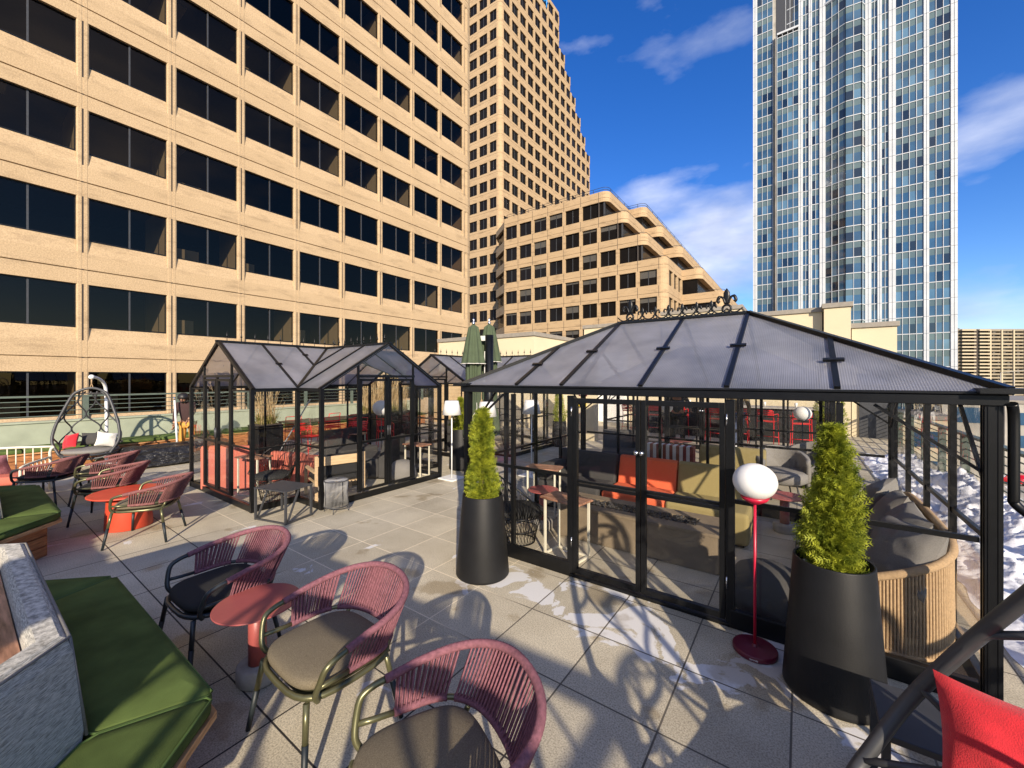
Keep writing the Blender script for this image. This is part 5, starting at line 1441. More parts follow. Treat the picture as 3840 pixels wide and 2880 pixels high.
def pil(loc, w, h, th, tilt, yaw, roll, mt, label, group=None, cat='pillow'):
    m = MB(); N = 18
    def pt(i, j, s_):
        u = -1+2*i/N; v = -1+2*j/N
        k = 1-.10*(1-abs(u)**2)*abs(v)**3; kk = 1-.10*(1-abs(v)**2)*abs(u)**3
        x = u*w/2*kk; y = v*h/2*k
        z = s_*th/2*((1-abs(u)**2.6)*(1-abs(v)**2.6))**.55
        z += s_*.012*noise.noise((x*9, y*9, s_*3+hash(label) % 7*.1))*(1-abs(u)**4)*(1-abs(v)**4)*2
        return (x, y, z)
    for s_ in (1, -1):
        vs = [pt(i, j, s_) for j in range(N+1) for i in range(N+1)]
        fs = [(j*(N+1)+i, j*(N+1)+i+1, (j+1)*(N+1)+i+1, (j+1)*(N+1)+i) for j in range(N) for i in range(N)]
        if s_ < 0: fs = [f[::-1] for f in fs]
        m.add(vs, fs, 0, True)
    o = m.build('throw_pillow', mt); o.rotation_mode = 'ZYX' if False else 'XYZ'
    Mx = Matrix.Rotation(yaw, 4, 'Z') @ Matrix.Rotation(tilt, 4, 'X') @ Matrix.Rotation(roll, 4, 'Z')
    o.location = loc; o.rotation_euler = Mx.to_euler(); tag(o, label, cat, group); return o
egg_chair((-12.25, 1.76, 0), R(58), 'grey lattice egg swing chair hanging from a white pole before the sage wall',
          [(-.28, -.09, .64, .30, .30, R(70), R(-30), R(12), 'red_f', 'red pillow at the left end of the far swing chair'),
           (-.02, .14, .64, .42, .28, R(74), R(2), 0, 'slate_f', 'dark grey pillow in the middle of the far swing chair'),
           (.28, -.06, .64, .34, .32, R(68), R(35), R(-14), 'white_f', 'white pillow at the right end of the far swing chair')], lean=.22)
egg_chair((.775, 1.625, 0), R(-102.4), 'dark grey egg swing chair cut off by the bottom right corner of the photo',
          [(-.376, -.25, .63, .46, .44, R(66), R(88.4), R(92), 'red_f', 'bright red pillow in the near swing chair at the bottom right')], lean=.70)
egg_chair((2.25, -.35, 0), R(20), 'unseen egg swing chair added right of the camera to cast floor shadows', [])  # this chair and the next are added unseen for their rounded shadows
egg_chair((3.35, .55, 0), R(10), 'second unseen egg swing chair added at the far right to cast floor shadows', [])
# ---------------------------------------------------------------- small tables and wire pieces
def c_table(loc, rz, label, h=.64):
    t = thing('c_side_table', loc, label, 'side table', 'walnut topped cream side tables', rz)
    m = MB(); m.bb(-.25, .25, -.15, .15, h-.022, h); m.build('table_top', 'wood_top', t, bevel=.003)
    m = MB(); r = .011
    for x in (-.2, .2):
        m.bb(x-r, x+r, .12, .12+2*r, .02, h-.023); m.bb(x-r, x+r, -.13, .119, .003, .003+2*r)
    m.bb(-.2+r, .2-r, .12, .14, .003, .024); m.bb(-.2+r, .2-r, -.13, -.11, .003, .024)
    for x in (-.2, .2): m.bb(x-r, x+r, -.13, -.13+2*r, .026, h-.023)
    m.build('frame', 'cream_m', t); return t
c_table((-2.08, 3.93, 0), R(-8), 'walnut topped cream side table just inside the left pavilion panel')
c_table((-2.98, 4.95, 0), R(12), 'walnut topped cream side table beside the dark sofa arm', .68)
c_table((-7.45, 2.98, 0), R(20), 'walnut topped cream side table beside the coral sofa in the near glass house')
c_table((-6.20, 5.42, 0), R(5), 'walnut topped cream side table at the right end of the near glass house')
c_table((-8.6, 5.6, 0), R(35), 'walnut topped cream side table at the back of the near glass house')

t = thing('low_metal_table', (-5.86, 2.72, 0), 'dark grey rectangular metal table outside the glass house corner', 'table', None, R(14))
m = MB(); m.bb(-.30, .30, -.22, .22, .43, .445); m.build('table_top', 'dkgrey', t, bevel=.003)
for s_ in (-1, 1):
    m = MB(); x = s_*.285
    m.bb(x-.013, x+.013, -.215, -.189, .003, .428); m.bb(x-.013, x+.013, .189, .215, .003, .428); m.bb(x-.012, x+.012, -.188, .188, .003, .028)
    m.bar((x, -.17, .03), (x, .0, .42), .02, .02); m.build('leg_frame', 'dkgrey', t)
m = MB(); m.bb(-.271, .271, -.21, -.19, .004, .024); m.build('stretcher', 'dkgrey', t)
t = thing('low_metal_table', (.62, 2.48, 0), 'dark grey metal side table between the large planter and the near swing chair', 'table')
m = MB(); m.bb(-.34, .34, -.19, .19, .42, .45); m.build('table_top', 'dkgrey', t, bevel=.004)
for x in (-.325, .325):
    m = MB(); m.bb(x-.014, x+.014, -.19, -.16, .003, .418); m.bb(x-.014, x+.014, .16, .19, .003, .418); m.bb(x-.013, x+.013, -.159, .159, .003, .03); m.build('leg_frame', 'dkgrey', t)

t = thing('string_stool', (-5.52, 3.30, 0), 'grey corded drum stool in front of the glass house wing', 'stool')
m = MB(); n = 56
for k in range(n):
    a = 2*math.pi*k/n; b_ = a+.25
    m.tube([(.165*math.cos(a), .165*math.sin(a), .455), (.15*math.cos(a+.06), .15*math.sin(a+.06), .26), (.165*math.cos(b_*1.0-.12), .165*math.sin(b_-.12), .09)], .0045, 5)
    m.tube([(.165*math.cos(a), .165*math.sin(a), .455), (.03*math.cos(a), .03*math.sin(a), .43)], .004, 4)
m.build('cord_body', 'grey_rope', t)
m = MB()
for z in (.455, .09): m.tube([(.165*math.cos(2*math.pi*k/32), .165*math.sin(2*math.pi*k/32), z) for k in range(32)], .008, 6, True)
for k in range(4): a = k*math.pi/2; m.cyl((.165*math.cos(a), .165*math.sin(a), .09), (.165*math.cos(a), .165*math.sin(a), .455), .005, n=5)
for k in range(4):
    a = math.pi/4+k*math.pi/2; m.tube([(.14*math.cos(a), .14*math.sin(a), .09), (.17*math.cos(a), .17*math.sin(a), .004)], .006, 6)
m.build('wire_frame', 'dkgrey', t)

def wire_chair(loc, rz, label):
    t = thing('wire_lounge_chair', loc, label, 'lounge chair', 'black wire lounge chairs', rz)
    m = MB(); n = 30
    for k in range(n):
        a = 2*math.pi*k/n; m.tube([(.17*math.cos(a), .17*math.sin(a), .01), (.2*math.cos(a), .2*math.sin(a), .16), (.26*math.cos(a), .26*math.sin(a), .33)], .004, 4)
    for r_, z in ((.17, .01), (.2, .16), (.26, .33)): m.tube([(r_*math.cos(2*math.pi*k/24), r_*math.sin(2*math.pi*k/24), z) for k in range(24)], .007, 6, True)
    m.build('basket_base', 'black', t)
    m = MB(); rim = []
    for k in range(37):
        a = R(-200+220*k/36); 
        e = math.sin(math.pi*k/36); rim.append((.40*math.cos(a), -.36*math.sin(a)*1.0, .40+.46*e))
    rim2 = [(.27*math.cos(R(-200+220*k/36)), -.25*math.sin(R(-200+220*k/36)), .34) for k in range(37)]
    m.tube(rim, .010, 6)
    for k in range(0, 36): m.tube([rim[k], rim2[k]], .004, 4)
    for k in range(0, 34, 3): m.tube([rim[k], rim2[k+2]], .004, 4); m.tube([rim[k+2], rim2[k]], .004, 4)
    m.build('wire_back', 'black', t)
    m = MB(); m.lathe([(.20, .335), (.27, .35), (.27, .40), (.22, .425), (.02, .43)], n=24); m.build('cushion', 'charcoal', t); return t
wire_chair((-2.72, 3.98, 0), R(150), 'black wire lounge chair inside the left corner of the big pavilion')
wire_chair((-6.93, 3.05, 0), R(20), 'black wire lounge chair in the near corner of the glass house')
wire_chair((-6.9, 9.5, 0), R(60), 'black wire lounge chair inside the second glass house')
t = thing('oak_lounge_chair', (-6.28, 3.72, 0), 'pale oak framed lounge chair with dark cushions seen from behind in the glass house', 'lounge chair', None, R(75))
m = MB()
for x in (-.36, .36): m.bb(x-.022, x+.022, -.36, -.32, .003, .74); m.bb(x-.022, x+.022, .30, .34, .003, .5); m.bb(x-.03, x+.03, -.319, .299, .47, .50)
m.build('side_frame', 'wood_pale', t, bevel=.004)
m = MB(); m.bb(-.337, .337, -.355, -.33, .58, .72); m.build('back_board', 'wood_pale', t, bevel=.006)
m = MB()
for k in range(12): m.bb(-.33+k*.058, -.30+k*.058, -.318, .298, .27, .29)
m.build('seat_slats', 'wood_pale', t)
m = MB(); m.rings(cushion_rings([(-.33, -.3), (.33, -.3), (.33, .3), (-.33, .3)], .292, .40, .04, .03)); m.build('seat_cushion', 'charcoal', t, bevel=.02)
m = MB(); m.box((0, -.24, .56), (.66, .14, .34), 0, 0, rx=R(-10)); m.build('back_cushion', 'charcoal', t, bevel=.05, seg=4)

# ---------------------------------------------------------------- sofas
def module(loc, rz, w, mt, label, back=True, d=.85, sh=.40, bh=.78, arm=0):
    t = thing('sofa_module', loc, label, 'sofa', 'upholstered sofa modules', rz)
    m = MB(); m.bb(-w/2, w/2, -d/2, d/2-.24, .03, sh); m.build('seat', mt, t, bevel=.045, seg=4)
    m = MB()
    prof = [(d/2-.235, .03), (d/2-.235, sh-.02), (d/2-.20, sh+.10), (d/2-.13, bh-.03), (d/2-.09, bh), (d/2-.02, bh-.01), (d/2, bh-.05), (d/2, .03)]
    vs = [(x, y, z) for x in (-w/2+.003, w/2-.003) for y, z in prof]; n = len(prof)
    m.add(vs, [(i, i+n, (i+1) % n+n, (i+1) % n) for i in range(n)]+[tuple(range(n)), tuple(range(n, 2*n))[::-1]])
    m.build('backrest', mt, t, bevel=.025, seg=3)
    if arm:
        m = MB(); x = arm*w/2; m.bb(min(x, x-arm*.2), max(x, x-arm*.2), -d/2, d/2-.24, sh+.002, .64); m.build('armrest', mt, t, bevel=.04, seg=4)
    m = MB(); m.bb(-w/2+.05, w/2-.05, -d/2+.05, d/2-.05, .003, .029); m.build('plinth', 'black', t)
    return t
module((-2.78, 5.66, 0), 0, 1.0, 'slate_f', 'dark grey sofa module at the left end of the row in the big pavilion', arm=-1)
module((-1.82, 5.66, 0), 0, .84, 'orange_f', 'bright orange sofa module in the middle of the row')
module((-.93, 5.66, 0), 0, .92, 'olive_f', 'olive sofa module right of the orange one')
module((-.95, 7.45, 0), 0, 1.0, 'olive_f', 'olive sofa module behind the big pavilion, right of the striped bench')
module((-3.1, 8.6, 0), R(20), 1.0, 'slate_f', 'dark grey sofa module standing beyond the pavilion')
module((-8.30, 3.10, 0), R(218), .85, 'coral_f', 'coral sofa module in the left corner of the near glass house')
module((-7.75, 3.95, 0), R(200), .7, 'coral_f', 'coral sofa module behind the black wire chair in the glass house', bh=.6)
module((-6.95, 5.05, 0), R(-60), .85, 'slate_f', 'dark grey lounge module in the wing of the near glass house')
module((-8.3, 5.3, 0), R(90), .9, 'slate_f', 'dark grey sofa module against the back panes of the glass house')
module((-7.6, 8.6, 0), R(180), 1.1, 'slate_f', 'dark grey sofa module inside the second glass house')
t = thing('striped_bench', (-1.93, 7.36, 0), 'maroon and cream striped bench back seen over the orange sofa', 'bench')
m = MB()
n = 17
for k in range(n):
    x0 = -.47+k*.94/n; m.bb(x0, x0+.94/n-.0005, -.09, .09, .35, .78, 1 if k % 2 else 0)
m.build('backrest', ['stripe_a', 'white_f'], t)
m = MB(); m.bb(-.47, .47, .092, .6, .003, .42); m.build('seat', 'stripe_a', t, bevel=.02)

# fire table
t = thing('fire_table', (-1.55, 4.68, 0), 'long brown concrete fire table with black lava rock in the big pavilion', 'fire table')
m = MB(); w, d, h = .90, .28, .40
m.bb(-w, w, -d, d, .003, h-.03)
m.build('body', 'fire_c', t, bevel=.006)
m = MB(); a, b_ = .66, .125
for (x0, x1, y0, y1) in ((-w-.01, -a, -d-.01, d+.01), (a, w+.01, -d-.01, d+.01), (-a, a, -d-.01, -b_), (-a, a, b_, d+.01)): m.bb(x0, x1, y0, y1, h-.029, h)
m.build('top_slab', 'fire_c', t)
m = MB(); rnd = random.Random(5)
for k in range(240): m.sphere((rnd.uniform(-a+.02, a-.02), rnd.uniform(-b_+.015, b_-.015), h-.018+rnd.uniform(0, .022)), rnd.uniform(.012, .024), 6, 5, sx=rnd.uniform(.7, 1.3), sy=rnd.uniform(.7, 1.3), sz=.7)
m.build('lava_rock', 'lava', t)

def pouf(loc, r, h, mt, label, sx=1.):
    m = MB(); m.lathe([(r*.70, .003), (r*.9, .03), (r, h*.35), (r*.93, h*.62), (r*.72, h*.86), (r*.45, h*.97), (r*.1, h)], n=36, sx=sx)
    o = m.build('pouf', mt); o.location = loc; tag(o, label, 'pouf', 'fabric poufs'); return o
pouf((-.22, 3.98, 0), .26, .40, 'slate_f', 'dark grey egg shaped pouf inside the pavilion behind the red lamp', 1.2)
pouf((-6.12, 5.0, 0), .26, .40, 'grey_f', 'grey rounded pouf by the door of the near glass house')
pouf((-6.75, 4.35, 0), .28, .34, 'fire_c', 'brown round pouf in the middle of the near glass house')

# rope sofa along the right wall of the pavilion
t = thing('rope_sofa', (.45, 4.9, 0), 'tan corded curved sofa with grey cushions along the right wall of the pavilion', 'sofa')
pl_ = []; 
def rp_pl(s):   # plan of the outer shell, s 0..1 : near arm front -> back -> far arm front (local)
    A = [(-.42, -1.02), (-.1, -1.07), (.20, -1.05), (.36, -.95), (.43, -.75), (.45, -.3), (.45, .3), (.43, .75), (.36, .95), (.20, 1.05), (-.1, 1.07), (-.42, 1.02)]
    return A
path = catmull([(x, y, 0) for x, y in rp_pl(0)], 6); L_ = [0]
for a, b_ in zip(path, path[1:]): L_.append(L_[-1]+(b_-a).length)
tot = L_[-1]
def at_(s):
    d = s*tot
    for i in range(len(L_)-1):
        if L_[i+1] >= d: f = (d-L_[i])/(L_[i+1]-L_[i]+1e-9); return path[i].lerp(path[i+1], f)
    return path[-1]
def hz(s): e = min(s, 1-s)/.33; e = min(1, e); return .44+.34*(e*e*(3-2*e))
m = MB(); N = 190
for i in range(N+1):
    s = i/N; p = at_(s); m.tube([(p.x, p.y, .035), (p.x*1.01, p.y*1.005, .2), (p.x, p.y, hz(s))], .0085, 5, caps=False)
m.build('cord_shell', 'rattan', t)
m = MB(); m.tube([(at_(i/60).x, at_(i/60).y, hz(i/60)) for i in range(61)], .028, 10); m.tube([(at_(i/60).x, at_(i/60).y, .03) for i in range(61)], .014, 8); m.build('rim', 'rattan', t)
m = MB(); m.rings([[(at_(i/40).x*.96, at_(i/40).y*.965, z) for i in range(41)] for z in (.14, .16)]); m.build('seat_frame', 'dkgrey', t)
for y0, y1 in ((-.98, -.02), (.0, .96)):
    m = MB(); m.rings(cushion_rings([(-.40, y0), (.36, y0+.03), (.36, y1-.03), (-.40, y1)], .17, .36, .04, .03)); m.build('seat_cushion', 'grey_f', t, bevel=.02)
for k, (px, py, yaw, tl, nm) in enumerate(((.60, 4.12, 118, 66, 'nearest'), (.66, 4.62, 96, 60, 'second'), (.67, 5.2, 84, 66, 'third'), (.62, 5.72, 70, 62, 'farthest'))):
    pil((px+.02, py, .64), .54, .52, .24, R(tl), R(yaw-180), R(6*(-1)**k), 'grey_f', 'grey back pillow leaning on the tan corded sofa, %s from the camera' % nm, 'grey sofa pillows')

# curved grey lounge chairs beyond
for loc, rz, lab in (((-.25, 7.9, 0), R(20), 'grey shell lounge chair seen just behind the right part of the pavilion'), ((.15, 8.9, 0), R(-40), 'second grey shell lounge chair farther behind the pavilion')):
    t = thing('shell_chair', loc, lab, 'lounge chair', 'grey shell lounge chairs', rz)
    m = MB(); rg = []
    for i in range(9):
        z = .35+.45*i/8; rg.append([((.40-.02*i/8)*math.sin(R(a)), (.36+.06*i/8)*math.cos(R(a)), z-(.16*(1-math.cos(R(a*.8))))) for a in range(-120, 121, 12)]+[((.34-.02*i/8)*math.sin(R(a)), (.30+.06*i/8)*math.cos(R(a)), z-(.16*(1-math.cos(R(a*.8))))) for a in range(120, -121, -12)])
    m.rings(rg); m.build('shell_back', 'grey_f', t)
    m = MB(); m.lathe([(.3, .26), (.36, .3), (.36, .42), (.3, .45), (.02, .46)], n=28); m.build('seat', 'grey_f', t)
    m = MB()
    for a in (45, 135, 225, 315): m.cyl((.22*math.cos(R(a)), .22*math.sin(R(a)), .259), (.3*math.cos(R(a)), .3*math.sin(R(a)), .003), .012, n=8)
    m.build('leg_set', 'dkgrey', t)

# ---------------------------------------------------------------- cream metal sofa with pink cushions
t = thing('cream_rod_sofa', (-10.45, .12, 0), 'cream metal rod backed sofa with pink cushions at the far left edge', 'sofa', None, R(62))
m = MB()
for y, x0, x1, h in ((.38, -.8, .8, .78),):
    m.tube(catmull([(x0, y, .05), (x0, y, h-.1), (x0+.08, y, h), (x1-.08, y, h), (x1, y, h-.1), (x1, y, .05)], 4), .02, 8)
    for k in range(15): m.cyl((x0+.1+k*.1, y, .3), (x0+.1+k*.1, y, h-.005), .008, n=6)
for x in (-.8, .8):
    m.tube(catmull([(x, -.4, .05), (x, -.4, .48), (x, -.32, .58), (x, .36, .6)], 4), .018, 8)
    for k in range(6): m.cyl((x, -.3+k*.11, .3), (x, -.3+k*.11, .585), .008, n=6)
m.build('rod_frame', 'cream_m', t)
m = MB(); m.rings(cushion_rings([(-.76, -.38), (.76, -.38), (.76, .34), (-.76, .34)], .3, .44, .03, .02)); m.build('seat_cushion', 'coral_f', t, bevel=.02)
pil((-10.15, .35, .58), .5, .42, .16, R(62), R(242), 0, 'rope', 'pink pillow on the cream metal sofa')

# covered furniture
t = MB(); N = 44
def tarp_h(x, y): return 0
rg = []
for i, (ins, z) in enumerate(((.0, .012), (-.015, .06), (.0, .2), (.02, .36), (.06, .42), (.16, .445), (.34, .43))):
    ring = []
    for k in range(96):
        a = 2*math.pi*k/96; x, y = squircle(.42-ins, 1.0-ins, 96, 7)[k]
        d = .22*noise.noise((x*5, y*4, z*3))+.16*noise.noise((x*13, y*9, z*2))
        ring.append((x*(1+d*(1 if z < .4 else .3)), y*(1+d*.4), max(.006, z+.09*noise.noise((x*4, y*4, 7))+.05*noise.noise((x*11, y*11, 2)))))
    rg.append(ring)
t.rings(rg); o = t.build('furniture_cover', 'tarp', None, sub=1); o.location = (-11.75, 3.15, 0); tag(o, 'wrinkled black tarpaulin cover over low furniture beside the worker', 'cover')

# ---------------------------------------------------------------- umbrellas
t = thing('umbrella_mast', (-5.2, 6.47, 0), 'black cantilever umbrella mast with two folded green umbrellas beside it', 'umbrella mast')
m = MB(); m.cyl((0, 0, .12), (0, 0, 2.83), .085, n=28); m.build('pole', 'black', t)
m = MB(); m.bb(-.34, .34, -.34, .34, .004, .30); m.build('base', 'concrete', t, bevel=.02)
m = MB(); m.bb(-.28, -.08, -.03, .03, 2.72, 2.82); m.bb(-.12, -.087, -.02, .02, 1.9, 2.5); m.sphere((-.12, 0, 1.88), .05, 12, 8); m.build('bracket', 'white', t)
def folded(loc, H0, H1, label, seed):
    t = thing('folded_umbrella', loc, label, 'umbrella', 'folded green umbrellas')
    m = MB(); n = 72; rg = []
    prof = [(.02, H1), (.10, H1-.06), (.16, H1-.35), (.235, H1-.78), (.245, H1-.80)]
    def ring(r, z, amp, ph=0): return [((r*(1+amp*math.sin(9*a+ph)+amp*.5*math.sin(4*a+seed)))*math.cos(a), (r*(1+amp*math.sin(9*a+ph)+amp*.5*math.sin(4*a+seed)))*math.sin(a), z) for a in [2*math.pi*k/n for k in range(n)]]
    m.rings([ring(r, z, .10) for r, z in prof], cap=False)
    m.rings([ring(.15, H1-.78, .14), ring(.14, H1-1.2, .2), ring(.135, 1.5, .22), ring(.10, 1.40, .12), ring(.15, 1.2, .25), ring(.17, H0+.1, .3), ring(.15, H0, .34)], cap=False)
    m.build('canopy', 'umb', t)
    m = MB(); m.tube(ring(.247, H1-.81, .10), .008, 5, True); m.tube(ring(.152, H0, .34), .007, 5, True)
    m.tube(catmull([(.17, -.1, 1.45), (.2, -.14, 1.3), (.14, -.2, 1.15), (.2, -.16, 1.0), (.12, -.2, .85), (.19, -.1, .72)], 5), .006, 5); m.build('white_piping', 'white_f', t)
    m = MB(); m.cyl((0, 0, .05), (0, 0, H1+.02), .025, n=10); m.lathe([(.03, 0), (.035, .03), (.015, .06), (.02, .1), (.004, .14)], (0, 0, H1), 12); m.build('finial_pole', 'steel', t)
    return t
folded((-5.48, 6.30, 0), .70, 3.05, 'front folded green umbrella left of the black mast', 1)
folded((-5.42, 6.74, 0), .72, 3.10, 'rear folded green umbrella half hidden by the black mast', 4)

# ---------------------------------------------------------------- ornamental grasses
def grass_planter(loc, dims, label, seed, H):
    t = thing('box_planter', loc, label, 'planter', 'black box planters')
    w, d, h = dims; m = MB()
    m.bb(-w/2, w/2, -d/2, d/2, .003, h-.03); m.build('box', 'planter', t, bevel=.006)
    m = MB(); m.bb(-w/2+.03, w/2-.03, -d/2+.03, d/2-.03, h-.029, h-.005); m.build('soil', 'soil', t)
    g = thing('ornamental_grass', (loc[0], loc[1], h-.01), 'dry tan feather grass with green base in '+label, 'plant', 'ornamental grasses')
    rnd = random.Random(seed); m = MB(); m2 = MB(); m3 = MB()
    for k in range(int(230*w*d/.4)):
        x = rnd.uniform(-w/2+.05, w/2-.05)*.75; y = rnd.uniform(-d/2+.05, d/2-.05)*.75; a = rnd.uniform(0, 6.28); L_ = H*rnd.uniform(.5, 1.0); sp_ = rnd.uniform(.05, .34)
        p0 = Vector((x, y, 0)); p1 = p0+Vector((math.cos(a)*sp_*.4, math.sin(a)*sp_*.4, L_*.55)); p2 = p0+Vector((math.cos(a)*sp_, math.sin(a)*sp_, L_)); s_ = Vector((-math.sin(a), math.cos(a), 0))*.004
        m.add([p0-s_, p0+s_, p1+s_, p1-s_, p2], [(0, 1, 2, 3), (3, 2, 4)])
        if k % 5 == 0: m3.tube([p1.lerp(p2, .55), p2+Vector((0, 0, .06))], [.012, .003], 4, caps=False)
        a = rnd.uniform(0, 6.28); L_ = rnd.uniform(.25, .45); q = p0+Vector((math.cos(a)*L_*.7, math.sin(a)*L_*.7, L_*rnd.uniform(.2, .9))); pm = (p0+q)/2+Vector((0, 0, .1))
        s_ = Vector((-math.sin(a), math.cos(a), 0))*.007; m2.add([p0-s_, p0+s_, pm+s_, pm-s_, q], [(0, 1, 2, 3), (3, 2, 4)])
    m.build('stems', 'straw', g); m2.build('base_leaves', 'shrub', g); m3.build('seed_heads', 'straw', g)
grass_planter((-11.2, 4.75, 0), (.6, .6, .78), 'the square black planter beyond the near glass house', 2, .95)
grass_planter((-10.9, 8.2, 0), (.6, 2.2, .85), 'the long black planter before the sage wall', 4, 1.15)

# ---------------------------------------------------------------- black table and red chairs
t = thing('dining_table', (-11.2, 6.35, 0), 'long black outdoor table beyond the glass house', 'table')
m = MB(); m.bb(-.5, .5, -1.1, 1.1, .735, .76); m.build('table_top', 'black', t, bevel=.004)
for x in (-.45, .45):
    for y in (-1.04, 1.04): m = MB(); m.bb(x-.03, x+.03, y-.03, y+.03, .003, .733); m.build('leg', 'black', t)
def red_chair(loc, rz, label, bar=False):
    t = thing('bar_stool' if bar else 'slatted_chair', loc, label, 'bar stool' if bar else 'chair', 'red metal bar stools' if bar else 'red slatted metal chairs', rz)
    sh = .74 if bar else .44; bh = 1.0 if bar else .82
    m = MB()
    for k in range(7): m.bb(-.2, .2, -.21+k*.06, -.17+k*.06, sh-.012, sh)
    m.build('seat', 'red_chair', t)
    m = MB()
    for k in range(4): m.bar((-.19, .215+.012*k, sh+.14+k*.055), (.19, .215+.012*k, sh+.14+k*.055), .012, .04)
    m.build('backrest', 'red_chair', t)
    for s_ in (-1, 1):
        m = MB(); x = s_*.205
        m.tube(catmull([(x*1.08, -.24, .003), (x, -.2, sh), (x*1.05, -.2, sh+.17), (x*1.05, -.1, sh+.2), (x, .2, sh+.2)], 4), .010, 6); m.build('leg', 'red_chair', t)
        m = MB(); m.tube(catmull([(x*1.08, .27, .003), (x, .19, sh), (x, .26, bh+.04)], 4), .010, 6); m.build('leg', 'red_chair', t)
    m = MB(); m.cyl((-.19, .26, bh+.04), (.19, .26, bh+.04), .010, n=6)
    if bar: m.cyl((-.21, -.22, .28), (.21, -.22, .28), .009, n=6); m.cyl((-.21, .25, .34), (.21, .25, .34), .009, n=6)
    m.build('cross_bar', 'red_chair', t); return t
rc = red_chair((-10.45, 5.5, 0), R(100), 'red slatted chair nearest the glass house at the black table')
for (x, y, a, lab) in ((-10.4, 6.2, 80, 'red slatted chair in the middle of the near side of the black table'), (-10.45, 6.95, 95, 'red slatted chair at the right of the near side of the black table'),
                       (-11.9, 5.7, -95, 'red slatted chair on the far side of the black table, left'), (-11.95, 6.9, -80, 'red slatted chair on the far side of the black table, right'), (-11.1, 7.8, 190, 'red slatted chair at the right head of the black table'), (-9.75, 6.4, 30, 'red slatted chair pulled away from the black table'), (-9.7, 7.3, 60, 'red slatted chair behind the wing of the glass house')):
    dup(rc, (x, y, 0), R(a), lab)
bs = red_chair((-1.0, 13.35, 0), R(172), 'red metal bar stool right of the person in the navy jacket', True)
bs.location = (-2.05, 13.3, 0)
for x, y, a, lab in ((-4.55, 13.2, 160, 'leftmost red bar stool, beside the yellow box'), (-3.95, 13.6, 185, 'second red bar stool from the left'), (-1.45, 13.6, 190, 'red bar stool right of the person in the olive jacket'),
                     (-.75, 13.4, 168, 'red bar stool behind the large globe lamp'), (.02, 13.2, 186, 'red bar stool under the right globe lamp'), (-3.2, 13.9, 178, 'red bar stool half hidden by the navy jacket')):
    dup(bs, (x, y, 0), R(a), lab)
t = thing('bar_counter', (-2.0, 14.8, 0), 'long dark outdoor bar counter behind the red stools', 'bar')
m = MB(); m.bb(-3.0, 2.6, -.25, .3, .003, 1.02); m.build('front', 'charcoal', t); m = MB(); m.bb(-3.1, 2.7, -.35, .35, 1.021, 1.07); m.build('counter_top', 'concrete', t, bevel=.005)
for x, lab in ((-.3, 'middle'), (2.3, 'right end')):
    m = MB(); m.bb(x-2.0-.16, x-2.0+.16, 15.3, 15.6, .003, 2.5); tag(m.build('bar_pillar', 'cream'), 'cream pillar behind the bar counter, %s' % lab, 'pillar')
for k, (x, y) in enumerate(((-3.05, 14.65), (-1.5, 14.7), (-.9, 14.8), (-.1, 14.7))):
    m = MB(); m.lathe([(.03, 0), (.04, .13), (.038, .135)], (0, 0, 0), 16); o = m.build('cup', 'white'); o.location = (x, y, 1.071)
    tag(o, ('white paper cup on the bar beside the navy jacket', 'white cup near the middle of the bar', 'white cup left of the cream pillar on the bar', 'white cup at the right of the bar')[k], 'cup', 'cups on the bar')
# wall with emergency box
t = thing('cream_pier', (-5.55, 11.6, 0), 'cream wall pier carrying a small red notice and yellow box', 'wall')
m = MB(); m.bb(-.38, .38, -.0, .3, .003, 2.45); m.build('wall', 'cream', t)
m = MB(); m.bb(-.12, .12, -.10, -.002, 1.06, 1.30); m.build('yellow_box', 'yellow', t, bevel=.01)
m = MB(); m.cyl((0, -.101, 1.18), (0, -.118, 1.18), .055, n=20); m.cyl((0, -.119, 1.18), (0, -.128, 1.18), .03, n=16, mat=1); m.build('button', ['black', 'red_chair'], t)
m = MB(); m.bb(-.14, .14, -.012, -.001, 1.38, 1.52); s_ = m.build('red_notice', 'wine', t)
m = MB()
for k in range(3): m.bb(-.11, .09-.03*k, -.016, -.0125, 1.41+k*.035, 1.42+k*.035)
m.build('notice_lines', 'white', s_)
# shovel
t = thing('snow_shovel', (-9.3, 4.1, 0), 'long handled shovel leaning inside beyond the glass house', 'shovel')
m = MB(); m.cyl((0, 0, .12), (-.55, 1.1, 1.42), .015, n=8); m.build('handle', 'grey_rope', t); m = MB(); m.box((.03, -.06, .12), (.34, .03, .24), R(10), 0, rx=R(40)); m.build('blade', 'dkgrey', t)

